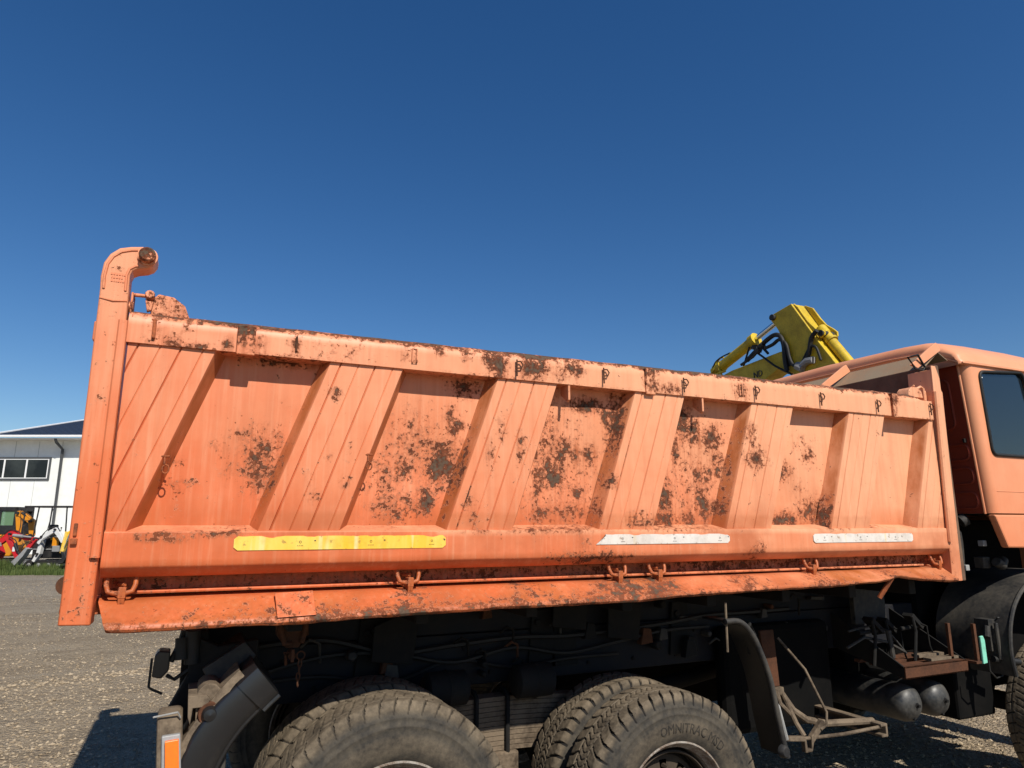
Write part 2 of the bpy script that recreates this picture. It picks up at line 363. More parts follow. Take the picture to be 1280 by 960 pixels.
RAIL=[(1.28,2.57,0.038,0.064,1.2),(1.47,2.57,0.054,0.041,1.2),(1.7,2.59,0.043,0.038,1),(0.98,2.6,0.024,0.019,0.9),(1.12,2.6,0.025,0.02,0.9),(1.21,2.61,0.021,0.024,1),(2.18,2.55,0.037,0.053,1),(2.3,2.53,0.054,0.022,1),(-0.08,2.6,0.02,0.023,0.9),(-0.14,2.51,0.057,0.026,0.9),(-0.08,2.5,0.052,0.02,1),(-0.21,2.56,0.022,0.046,0.7),(0.06,2.53,0.021,0.03,0.8),(0.18,2.55,0.022,0.031,0.8),(0.13,2.63,0.028,0.017,1.3),(0.33,2.56,0.02,0.035,0.8),(0.43,2.57,0.024,0.021,0.5),(0.54,2.55,0.106,0.044,0.45),(1.62,2.56,0.028,0.042,0.7),(0.83,2.57,0.03,0.03,0.7),(2.8,2.56,0.042,0.048,0.8),(4.11,2.62,0.047,0.033,1)]
SILL=[(1.79,1.65,0.186,0.023,0.8),(1.74,1.71,0.045,0.038,0.5),(2.06,1.68,0.049,0.047,0.3),(2.81,1.66,0.035,0.026,0.8),(2.87,1.68,0.029,0.035,0.7),(1.78,1.81,0.093,0.031,0.5),(-0.11,1.76,0.082,0.012,1.1),(0.08,1.77,0.087,0.012,0.9),(3.5,1.79,0.094,0.019,0.5),(2.32,1.79,0.268,0.021,0.6),(1.19,1.78,0.12,0.014,0.5),(1.56,1.78,0.223,0.015,0.7)]
wp=spots(PANEL,.08); wf=spots(FACE,.0); wr_=spots(RAIL,.06); ws_=spots(SILL,.03)
def densify(prof,st):
    out=[]
    for i in range(len(prof)-1):
        a,c=prof[i],prof[i+1]; k=max(1,int(math.hypot(c[0]-a[0],c[1]-a[1])/st))
        out+=[(a[0]+(c[0]-a[0])*t/k,a[1]+(c[1]-a[1])*t/k) for t in range(k)]
    return out+[prof[-1]]
def run(prof,x0,x1,st=.03,fn=None,closed=True):
    """profile in (y,z) swept along x on a fine grid"""
    p=densify(prof+[prof[0]] if closed else prof,.02); nx=int((x1-x0)/st); b=MB()
    f=fn or (lambda x,y,z:(x,y,z))
    b.grid(nx,len(p)-1,lambda u,v:f(x0+(x1-x0)*u,*p[min(len(p)-1,round(v*(len(p)-1)))]))
    if closed:
        k=len(p); b.f.append(tuple(range(k-1))); b.mi.append(0); b.f.append(tuple(nx*k+j for j in range(k-2,-1,-1))); b.mi.append(0)
    return b
# --- side wall: pressed sheet
def dent(x,z):
    d=.004*N3(x*2.2,z*2.2,0)
    for a,c,rx,rz,h in ((1.7,2.1,.25,.3,.016),(2.5,2.1,.22,.3,.016),(1.03,2.05,.12,.16,.014),(3.44,1.88,.14,.09,.014),(.2,2.0,.18,.2,.008),(1.85,2.3,.1,.14,-.01),(2.3,1.95,.1,.12,-.012),(.9,1.9,.15,.1,-.008),(2.62,2.3,.08,.1,-.008)):
        d+=h*math.exp(-((x-a)/rx)**2-((z-c)/rz)**2)
    d+=.0035*N3(x*7,z*7,4)*min(1,max(0,(x-.6)))*max(0,min(1,3.2-x))
    return d
b=MB(); b.grid(240,42,lambda u,v:(-.30+4.79*u,.095+dent(-.30+4.79*u,1.76+.78*v),1.76+.78*v))
b.grid(2,2,lambda u,v:(-.30+4.79*u,.125,1.62+.98*v))
wall=b.build('side_wall','paint_worn',T,60,attrs={'wear':wp,'stain':lambda x,y,z:.75*max(0,(1.93-z)/.15) if z<1.93 else .35*max(0,N3(x*2,z*2,9)),'pale':lambda *a:0.},label='recessed orange side sheet, flaked and dented')
# --- ribs
KS=.345
def rib(xl0,xl1,xr0,xr1,lf=.034,rf=.040,clip=None):
    z0,z1=1.765,2.503
    L=lambda z:xl0+(xl1-xl0)*(z-1.78)/.72
    Rr=lambda z:xr0+(xr1-xr0)*(z-1.78)/.72
    fr=[(0,0)]
    def gr(c,w,d): return [(c-w,0),(c,d),(c+w,0)]
    pts=[(0,0)]+gr(.14,.014,.009)+gr(.38,.011,.004)+gr(.61,.014,.009)+gr(.86,.011,.004)+[(1,0)]
    dn=[pts[0]]
    for i in range(1,len(pts)):
        a,c=pts[i-1],pts[i]; k=max(1,int((c[0]-a[0])/.07))
        dn+=[(a[0]+(c[0]-a[0])*t/k,a[1]+(c[1]-a[1])*t/k) for t in range(1,k+1)]
    cols=[('l',.100),('l',.06),('l',.03)]+[('f',q) for q in dn]+[('r',.03),('r',.06),('r',.100)]
    b=MB(); nz=36
    def fn(u,v):
        z=z0+(z1-z0)*u; k,q=cols[round(v*(len(cols)-1))]
        l,r=L(z),Rr(z); y0=.012+.0016*N3(l*3,z*3,2)
        cl=(lambda t:min(max(t,clip[0]),clip[1])) if clip else (lambda t:t)
        if k=='l': return (cl(l-lf*(q-.012)/.083),q,z)
        if k=='r': return (cl(r+rf*(q-.012)/.083),q,z)
        xx=l+(r-l)*q[0]
        if clip: xx=min(max(xx,clip[0]),clip[1])
        return (xx,y0+q[1],z)
    b.grid(nz,len(cols)-1,fn)
    fw=lambda x,y,z:max(wf(x,y,z),(wp(x,y,z) if y>.02 else 0))+(.10 if y>.05 else (.10 if .013<y<.025 else 0))
    return b.build('rib','paint_worn',wall,35,attrs={'wear':fw,'stain':lambda x,y,z:.9 if y>.025 else (.35 if z<1.86 else 0.),'pale':[.10]*len(b.v)})
rib(-.553,-.303,-.231,.019,clip=(-.295,9))
for k in range(5):
    x=.234+.7985*k+(.012 if k>2 else 0); rib(x,x+.25,x+.322,x+.572)
rib(4.205,4.455,4.527,4.777,clip=(-9,4.488))
# --- top rail
def rz_(x): return .034*(x+.3)/4.8
prof=[(0,2.503),(0,2.596),(.016,2.624),(.04,2.636),(.115,2.638),(.13,2.62),(.13,2.503)]
def railf(x,y,z):
    t=max(0,(x-4.33)/.15); zz=z+(rz_(x) if z>2.55 else 0)-(.05*t if z>2.6 else 0)
    zz+=(.004*N3(x*9,y*20,1) if z>2.6 else 0)
    return (x,y+.0035*N3(x*1.7,z*4,0)+(.003*N3(x*8,z*9,6)),zz)
def railw(x,y,z):
    t=wr_(x,y,z)
    if z>2.604+rz_(x): t=max(t,1.0+.4*N3(x*2.3,y*8,0)+.4*N3(x*9,y*9,0))
    if z<2.512 : t=max(t,.35+.5*N3(x*2,1,0))
    if x<.5 and z<2.52: t=max(t,.4)
    return t
run(prof,-.302,4.486,.03,railf).build('top_rail','paint_worn',wall,35,attrs={'wear':railw,'pale':lambda *a:.14})
# --- sill
prof=[(.10,1.803),(.001,1.777),(0,1.772),(0,1.656),(.005,1.648),(.052,1.612),(.16,1.604),(.16,1.64),(.10,1.65)]
def sillf(x,y,z): return (x,y+.003*N3(x*1.5,z*3,3)+.002*N3(x*6,z*6,1),z+.008*(x+.3)/4.8+.002*N3(x*3,0,2))
def sillw(x,y,z):
    t=ws_(x,y,z)
    if y>.006 and z>1.77: t=max(t,.25+.5*N3(x*3,y*6,0))
    return t
run(prof,-.298,4.484,.03,sillf).build('sill','paint_worn',wall,35,attrs={'wear':sillw,'pale':lambda x,y,z:.55 if z>1.774 else -.05})  # pale value on the top chamfer paints in its lit highlight line
# --- small fittings on the rail
def rope_hook(x,z,parent=wall):
    b=MB(); r=.0042
    b.tube([(x,-.012,z+.038),(x,-.014,z-.045)],r,6)
    b.tube([(x,-.012,z+.028),(x+.020,-.014,z+.030),(x+.031,-.015,z+.014),(x+.024,-.014,z-.002),(x,-.012,z-.006)],r*.9,6)
    b.build('rope_hook','rust',parent,50)
for x,z in ((1.372,2.562),(1.87,2.569),(2.385,2.563),(2.902,2.563),(3.428,2.566),(3.93,2.560),(4.451,2.575)): rope_hook(x,z)
for x in (.857,2.80):
    b=MB(); b.tube([(x-.010,-.004,2.60),(x-.010,-.006,2.535),(x+.010,-.006,2.535),(x+.010,-.004,2.60)],.004,6,True); b.build('hook_stub','paint_worn',wall,50,attrs={'wear':lambda *a:.5})
b=MB(); b.box(-.216,-.203,-.012,.01,2.525,2.605); b.build('slot_bracket','rust_orange',wall,bevel=.004)
b=MB(); b.box(.330,.338,-.010,.01,2.53,2.598); b.build('slot_bracket','rust',wall,bevel=.003)
def clip_plate(x0,x1,z0,z1,y=-.02):
    b=MB(); b.box(x0,x1,y,.004,z0,z1); b.box(x0,x1,y,.06,z1-.006,z1+.004)
    b.build('clip_plate','paint_worn',wall,bevel=.004,attrs={'wear':lambda X,Y,Z:.95 if Z>z1-.02 else .45})
clip_plate(.097,.168,2.492,2.612); clip_plate(2.134,2.196,2.49,2.628,-.012); clip_plate(4.070,4.108,2.492,2.648,-.02)
for x in (1.672,2.524):
    b=MB(); b.prism([(0.004,2.51),(.085,2.51),(.085,2.46),(.02,2.415),(.004,2.425)],'x',x-.006,x+.006); b.build('gusset','paint_worn',wall,bevel=.002,attrs={'wear':lambda *a:.3})
# small tie rings hanging from the ribs
def tie_ring(x,z):
    b=MB(); b.tube([(x-.012,.016,z+.045),(x+.018,.000,z+.045)],.004,6); b.tube([(x,.012,z+.05),(x,.006,z+.015)],.004,6)
    b.tube([(x+.006+.015*math.sin(a)*.8,.008,z-.004+.017*math.cos(a)) for a in [i*math.pi/5 for i in range(10)]],.003,6,True); b.build('tie_ring','rust_orange',wall,50)
tie_ring(-.125,2.02); tie_ring(.665,2.06)
# --- reflective strips
def rstrip(pts,mat,marks,torn):
    x0,x1,z0,z1,sl=pts; b=MB(); n=60; up=[]; lo=[]
    for i in range(n+1):
        t=i/n; x=x0+(x1-x0)*t; e=min(t,1-t)*(x1-x0); rc=min(1,e/.015); c=0 if (sl and t<.5) else .012*(1-math.sqrt(max(0,1-(1-rc)**2)))
        up.append((max(x,x0+sl),-.0035,z1-c-(torn*max(0,N3(x*12,0,0)+.25*N3(x*50,0,0))))); lo.append((x,-.0035,z0+c))
    v=up+lo; k=n+1; f=[(i,i+1,k+i+1,k+i) for i in range(n)]
    v+=[(p[0],-.0005,p[2]) for p in v]; m=2*k
    f+=[(i,m+i,m+i+1,i+1) for i in range(n)]+[(k+i,k+i+1,m+k+i+1,m+k+i) for i in range(n)]+[(0,k,m+k,m),(n,m+n,m+k+n,k+n)]
    b.add(v,f,0)
    zc=(z0+z1)/2
    for x in marks:
        b.tube([(x+.0045*math.cos(a),-.004,zc+.003+.0045*math.sin(a)) for a in [i*math.pi/4 for i in range(8)]],.0009,4,True,1)
        for q in (-.012,-.004,.005,.012): b.box(x+q*.8-.0018,x+q*.8+.0018,-.0046,-.0030,zc-.013,zc-.0108,1)
        b.box(x+.055,x+.062,-.0046,-.0030,zc+.006,zc+.010,1)
    b.build('reflective_strip',[mat,'letters_dark'],wall,recalc=True)
rstrip((.148,1.025,1.706,1.761,0),'strip_yellow',(.40,.69,.96),.016)
rstrip((1.805,2.648,1.711,1.760,.055),'strip_white',(1.96,2.28,2.58),.014)
rstrip((3.272,4.133,1.705,1.757,0),'strip_white',(3.36,3.66,3.97),.005)

# --- lower ledge (folded plate) and hinge gear
LIP=[(-.30,1.436),(-.208,1.432),(.323,1.428),(.817,1.431),(1.332,1.440),(2.024,1.437),(2.346,1.445),(2.788,1.455),(3.276,1.456),(3.706,1.464),(3.85,1.476),(3.942,1.490),(4.05,1.476),(4.18,1.464),(4.47,1.450)]
def lip(x):
    for (a,c),(d,e) in zip(LIP,LIP[1:]):
        if x<=d: t=(x-a)/(d-a); t=t*t*(3-2*t); return c+(e-c)*t
    return LIP[-1][1]
prof=[(.15,1.540),(.055,1.526),(-.026,1.466),(-.038,1.460),(-.047,1.450),(-.049,1.439),(-.043,1.430),(-.032,1.426),(-.022,1.432),(.05,1.500),(.15,1.515)]
def ledgef(x,y,z):
    k=min(1,max(0,(1.535-z)/.10)); dz=(lip(x)-1.432)*k
    e=max(0,(.05-(x+.30))/.05)*k*.045
    return (x+e,y+k*(lip(x)-1.436)*.6+.004*N3(x*5,z*6,2)*k,z+dz+.005*N3(x*4,y*9,0)*k+.003*N3(x*14,y*20,0)*k+.006*(x+.3)/4.8)
def ledgew(x,y,z):
    k=min(1,max(0,(1.52-z)/.07))
    t=.15+.85*k**1.3*(.72+.55*N3(x*3.1,z*6,0)+.35*N3(x*11,z*14,1))
    for a,s in ((2.0,1),(2.2,1.1),(1.9,.9),(1.45,.6),(.9,.55),(2.75,.7),(3.3,.7),(3.9,.6)): t=max(t,s*math.exp(-((x-a)/.12)**2))
    return t
run(prof,-.30,4.47,.025,ledgef).build('lower_ledge','paint_worn',T,35,attrs={'wear':ledgew,'stain':lambda x,y,z:max(0,min(1,.62+1.0*N3(x*2.1,z*5,8)+.5*N3(x*9,z*20,3)+(.3 if z<1.47 else 0)))},label='bent lower ledge, paint worn to brown steel')
LEDGE=bpy.data.objects['lower_ledge']
b=run([(.15,1.49),(.15,1.64),(.17,1.64),(.17,1.49)],-.30,4.49,.05); FS=b.build('floor_edge','paint_worn',T,40,attrs={'wear':lambda x,y,z:.62+.3*N3(x*2,z*4,0)})  # rusty edge; wear set heavy to paint the recess dark as in shade
b=run([(.085,1.549),(.083,1.555),(.087,1.560),(.15,1.560),(.15,1.549)],-.19,4.33,.06); b.build('hinge_bar','paint_worn',T,40,attrs={'wear':lambda x,y,z:.4+.4*N3(x*3,z*4,0)})
def hinge():
    b=MB()
    b.tube([(-.048,.04,1.63),(-.048,.022,1.585),(-.040,.014,1.562),(-.02,.012,1.556),(.02,.012,1.556),(.040,.014,1.562),(.048,.022,1.585),(.048,.04,1.63)],.0095,8)
    b.tube([(-.02,.09,1.585),(.012,.035,1.585)],.009,8); b.tube([(-.02,.09,1.55),(.012,.035,1.53)],.009,8)
    b.box(-.006,.020,.000,.05,1.538,1.576); b.prism([(.0,1.578),(.03,1.575),(.055,1.52),(.045,1.49),(.02,1.488),(.002,1.53)],'x',-.004,.018)
    return b
b=hinge(); h0=b.build('hinge','paint_worn',LEDGE,50,bevel=.002,attrs={'wear':lambda *a:.5,'stain':lambda *a:.9}); h0.location=(-.229,.032,0)
for x in (.874,1.959,2.202,3.295,4.412): copy(h0,LEDGE,(x,.032,.003))
b=MB(); b.prism([(.318,1.537),(.467,1.541),(.472,1.455),(.324,1.452)],'y',-.056,-.046)
b.v=[(p[0],p[1]+(p[2]-1.455)*.98+.004,p[2]) for p in b.v]; b.tube([(.452,.0,1.505),(.452,-.016,1.497)],.006,6)
b.build('cover_plate','paint_worn',LEDGE,bevel=.002,attrs={'wear':lambda *a:.38})
b=MB(); b.tube([(3.90,.0,1.49),(3.85,.06,1.37)],.014,6); b.build('bent_stay','rust_orange',LEDGE,40)

# --- rear corner post with hook
hook=[(-.404,1.458),(-.405,2.30),(-.408,2.70),(-.411,2.748),(-.406,2.805),(-.388,2.844),(-.358,2.873),(-.32,2.885),(-.282,2.892),(-.254,2.892),(-.236,2.882),(-.225,2.860),(-.226,2.838),(-.238,2.818),(-.257,2.806),(-.29,2.797),(-.306,2.787),(-.313,2.768),(-.311,2.70),(-.308,2.58),(-.305,2.0),(-.304,1.454)]
b=MB(); b.prism(hook,'y',-.022,.075)
postw=lambda x,y,z:.10+(.55*max(0,N3(x*20,z*5,0)) if (x<-.395 or x>-.315) else 0)+(.25*max(0,1.9-z) if z<1.9 else 0)
post=b.build('rear_post','paint_worn',T,30,bevel=.005,attrs={'wear':postw,'pale':lambda x,y,z:.30*(z-1.9)},label='rear corner post ending in a hook with a pivot pin')
b=MB(); rim=[(-.396,2.70),(-.398,2.75),(-.392,2.80),(-.376,2.834),(-.350,2.858),(-.318,2.870),(-.296,2.874)]
rim2=[(-.322,2.700),(-.324,2.765),(-.316,2.792),(-.298,2.806),(-.288,2.809)]
for q in (rim,rim2): b.tube([(x,-.022,z) for x,z in q],.0055,6)
b.tube([(-.405,-.022,2.662),(-.36,-.024,2.655),(-.312,-.022,2.660)],.004,6)
for j,row in enumerate(((.003,.056),(.006,.046),(.006,.05))):
    x=-.381+row[0]
    while x<-.381+row[1]:
        wd=random.choice((.004,.0055,.0065)); b.box(x,x+wd,-.0245,-.021,2.760-.014*j,2.768-.014*j); x+=wd+.0028
b.build('cast_marking','paint_worn',post,40,attrs={'wear':lambda *a:.2})
b=MB(); b.lathe([(0,-.062),(.024,-.062),(.030,-.056),(.031,-.03),(.037,-.029),(.037,-.018)],(-.259,0,2.851),'y',24); b.build('pivot_pin','paint_worn',post,40,attrs={'wear':lambda x,y,z:.85 if y<-.05 else .4,'pale':lambda *a:.4})
b=MB(); b.prism([(-.333,-.022),(-.333,-.030),(-.327,-.037),(-.312,-.038),(-.302,-.034),(-.299,-.022)],'z',1.688,2.58); b.build('edge_strip','paint_worn',post,30,attrs={'wear':lambda x,y,z:.12+.4*max(0,N3(x*9,z*6,0))})
b=MB(); b.box(-.392,-.380,-.030,-.02,1.765,1.81); b.box(-.397,-.376,-.035,-.02,1.735,1.757); b.build('slot_latch','rust_orange',post,bevel=.003)
b=MB(); b.lathe([(0,-.012),(.034,-.012),(.034,.012),(0,.012)],(-.405,.085,1.588),'y',20); b.build('latch_disc','rust',post,40)
b=MB(); b.lathe([(0,-.012),(.022,-.012),(.022,.012),(0,.012)],(-.393,.06,1.50),'y',16); b.build('latch_disc','rust',post,40)
# rail end catch beside the post
def catch(x,s,n):
    b=MB(); zb=2.628+rz_(x)
    b.prism([(x+s*.05,zb),(x+s*.055,zb+.075),(x+s*.075,zb+.098),(x+s*.13,zb+.092),(x+s*.175,zb+.06),(x+s*.20,zb)],'y',.05,.12)
    b.prism([(x-.02,zb),(x-.02,zb+.085),(x-.012,zb+.085),(x-.012,zb)],'y',.02,.11)
    b.tube([(x-s*.02,.045,zb+.08),(x+s*.045,.04,zb+.08)],.008,8); b.tube([(x+s*.045,.02,zb+.085),(x+s*.045,.09,zb+.075)],.018,10)
    b.prism([(x+s*.03,zb+.06),(x+s*.06,zb+.058),(x+s*.055,zb+.02),(x+s*.04,zb+.012)],'y',.03,.045)
    b.tube([(x-s*.05,.05,zb+.03),(x-s*.01,.05,zb+.03)],.022,10)
    b.build('tailgate_catch' if n else 'rail_catch','paint_worn',wall,40,bevel=.003,attrs={'wear':lambda *a:.62,'pale':lambda *a:.2})
catch(-.285,1,True)
b=MB(); b.prism([(4.30,2.655),(4.315,2.70),(4.34,2.722),(4.40,2.726),(4.44,2.70),(4.45,2.655)],'y',.03,.12); b.tube([(4.41,.05,2.715),(4.45,.04,2.735),(4.475,.04,2.722),(4.475,.04,2.64)],.010,8); b.tube([(4.38,.08,2.715),(4.39,.04,2.74)],.008,6); b.box(4.475,4.52,.05,.12,2.60,2.715)
b.build('rail_catch','paint_worn',wall,40,bevel=.004,attrs={'wear':lambda *a:.3})
# --- front post
b=MB(); b.prism([(4.470,1.452),(4.572,1.452),(4.598,2.20),(4.618,2.70),(4.606,2.72),(4.606,2.80),(4.575,2.885),(4.535,2.885),(4.522,2.60),(4.498,1.95)],'y',0,.012)
b.prism([(4.470,1.452),(4.484,1.452),(4.512,1.95),(4.534,2.60),(4.545,2.86),(4.535,2.86),(4.522,2.60),(4.498,1.95)],'y',.012,.18)
fp=b.build('front_post','paint_worn',T,30,bevel=.003,attrs={'wear':lambda x,y,z:.10+(.4 if y<.005 and x<4.49 else 0)})
b=MB(); b.tube([(4.484+.05*t,-.006,1.70+1.0*t) for t in [i/8 for i in range(9)]],.016,8); b.build('edge_strip','paint_worn',fp,40,attrs={'wear':lambda *a:.2})
# --- other body panels
b=MB(); b.box(4.60,4.64,.02,2.42,1.45,2.90); b.box(4.55,4.60,.13,2.31,2.62,2.68); HB=b.build('headboard','brown_dirt',T,bevel=.006)
b=MB(); b.prism([(4.61,2.897),(4.80,3.038),(4.90,2.985),(4.896,2.979),(4.80,3.030),(4.618,2.893)],'y',.112,2.328); b.build('visor','visor_dirt',HB,bevel=.003,label='dusty sloping visor above the headboard')
for y in (.10,.86,1.60,2.33):
    b=MB(); b.prism([(4.46,2.905),(4.53,2.885),(4.805,3.045),(4.765,3.098),(4.735,3.085)],'y',y-.008,y+.008); b.build('visor_arm','paint',HB,bevel=.003)
b=MB(); b.tube([(4.40,.07,2.945),(4.51,.07,2.975),(4.60,.09,2.90),(4.575,.09,2.872),(4.47,.07,2.872)],.0075,8,True); b.build('grab_ring','rubber_hose',HB,50)
b=MB(); b.box(-.39,-.325,.10,2.34,1.50,2.62); 
for y in (.5,.9,1.3,1.7,2.1): b.box(-.43,-.39,y-.05,y+.05,1.52,2.60)
b.box(-.43,-.38,.1,2.34,2.52,2.60); b.build('tailgate','paint_worn',T,bevel=.006,attrs={'wear':lambda *a:.2})
b=MB(); b.box(-.30,4.6,2.32,2.42,1.44,2.63); 
for k in range(7): b.box(-.2+.7*k,.1+.7*k,2.42,2.45,1.7,2.5)
b.build('far_side_wall','paint_worn',T,bevel=.005,attrs={'wear':lambda *a:.2})
b=MB(); b.prism([(x,z) for x,z in hook],'y',2.37,2.46); b.build('far_rear_post','paint_worn',T,30,bevel=.005,attrs={'wear':lambda *a:.15})
b=MB(); b.box(-.35,4.6,.175,2.34,1.47,1.53); FL=b.build('body_floor','paint_worn',T,bevel=.004,attrs={'wear':lambda *a:.6})
for i in range(8):
    x=.42+.55*i; b=MB(); b.box(x-.03,x+.03,.14,2.30,1.37,1.469); b.build('cross_bearer','dark_steel',FL,bevel=.004)

# ------------------------------------------------------------------ running gear
for y in (.80,1.56):
    b=MB(); b.prism([(y,.94),(y+.08,.94),(y+.08,.955),(y+.012,.955),(y+.012,1.195),(y+.08,1.195),(y+.08,1.21),(y,1.21)] if y<1 else [(y+.08,.94),(y,.94),(y,.955),(y+.068,.955),(y+.068,1.195),(y,1.195),(y,1.21),(y+.08,1.21)],'x',.05,6.9); cr=b.build('chassis_rail','frame_blue',T,bevel=.004)
    b=MB(); b.box(.0,4.55,y+.01,y+.07,1.214,1.368); b.build('sub_frame','frame_blue',T,bevel=.006)
    if y<1:
        for i in range(26):
            x=.3+.16*i
            b=MB(); b.lathe([(0,-.012),(.011,-.012),(.013,0),(0,.001)],(x,y,1.0+.14*(i%2)),'y',6); b.build('bolt','dark_steel',cr)
        for x in (.9,1.9,2.05,2.9):
            b=MB(); b.prism([(x-.09,1.0),(x+.09,1.0),(x+.06,1.32),(x-.06,1.32)],'y',y-.02,y-.004); b.tube([(x-.03,y-.02,1.25),(x-.03,y-.035,1.25)],.02,8); b.build('frame_bracket','dark_steel',cr,bevel=.003)
rnd=random.Random(3)
for i in range(3):
    z=1.05+.07*i; b=MB(); pts=smooth_path([(x,.77-.03*rnd.random(),z+rnd.uniform(-.05,.05)) for x in [.3+.35*k for k in range(7+i*2)]],5); b.tube(pts,.008+.003*i,6); b.build('frame_cable','rubber_hose',T,50)
for i in range(46):
    x=rnd.uniform(.3,4.2); z=rnd.uniform(.98,1.34); y=.78-.05*rnd.random(); k=i%4; a=rnd.uniform(.02,.05); b=MB()
    if k==0: b.prism([(x-a,z-a),(x+a,z-a*.8),(x+a*.7,z+a),(x-a*.5,z+a*1.2)],'y',y-.03,y+.02)
    elif k==1: b.tube([(x,y,z),(x+a,y-.03,z+a),(x+a*2.2,y-.02,z+a*.4),(x+a*2.5,y,z-a*2)],.009,6)
    elif k==2: b.lathe([(0,-.05),(a*.6,-.05),(a*.8,-.035),(a*.8,.02)],(x,y,z),'y',12)
    else: b.prism([(x-a*2,z),(x-a*1.6,z+a*.6),(x+a*2,z+a*.5),(x+a*1.9,z-a*.3)],'y',y-.02,y+.02)
    b.build('frame_fitting',rnd.choice(('dark_steel','dark_steel','dusty_plastic','rust')),T,40,bevel=.004)
for x,z in ((2.05,1.33),(2.42,1.25),(1.0,1.22)):
    b=MB(); b.prism([(x-.12,z-.10),(x+.10,z-.13),(x+.13,z+.08),(x+.02,z+.12),(x-.11,z+.07)],'y',.70,.712); b.build('frame_plate','dark_steel',T,bevel=.004)
for x in (1.25,1.75):
    b=MB(); b.lathe([(0,-.12),(.06,-.12),(.085,-.10),(.088,-.01),(.094,0),(.088,.01),(.085,.10),(.05,.12),(0,.12)],(x,.60,.98),'x',20); b.build('brake_chamber','dark_steel',T,40)
# dirt-coloured hydraulic and cross parts between the rails
for x in (.25,1.1,2.6,3.4,4.3):
    b=MB(); b.box(x-.05,x+.05,.815,1.555,.97,1.16); b.build('cross_member','dark_steel',T,bevel=.01)
b=MB(); b.tube([(4.0,1.22,.85),(2.4,1.22,.62),(.9,1.22,.62)],.055,12); b.build('drive_shaft','dark_steel',T,50)
b=MB(); b.lathe([(0,-.35),(.16,-.35),(.2,-.28),(.21,0),(.2,.28),(.16,.35),(0,.35)],(4.5,1.22,.95),'x',20); b.build('gearbox','dark_steel',T,40)
# axles
for (x,z) in ((.834,.55),(2.245,.457)):
    b=MB(); b.tube([(x,.15,z),(x,.55,z),(x,.95,z),(x,1.10,z),(x,1.34,z),(x,1.5,z),(x,2.3,z)],[.07,.08,.09,.2,.2,.09,.07],14); b.build('axle','dark_steel',T,50)
# leaf spring pack between the axles
def leafspring(y0,y1):
    b=MB(); b.box(1.40,1.68,y0-.03,y1+.05,.42,.628); sp=b.build('leaf_spring','dusty_steel',T,bevel=.01)
    for i in range(11):
        hl=.30+.034*i; z=.632+.0245*i; b=MB(); n=14
        pts=[(1.53+hl*(2*t/n-1),z+.022*i*0+.05*((2*t/n-1)*hl/.68)**2*-1) for t in range(n+1)]
        b.prism(pts+[(x,zz+.0215) for x,zz in reversed(pts)],'y',y0,y1); b.build('leaf','dusty_steel',sp,40)
    for x in (1.44,1.62):
        b=MB(); b.tube([(x,y0-.015,.55),(x,y0-.015,.905),(x,y0+.02,.925),(x,y1-.02,.925),(x,y1+.015,.905),(x,y1+.015,.55)],.013,8); b.build('u_bolt','dark_steel',sp,50)
leafspring(.66,.76); leafspring(1.68,1.78)

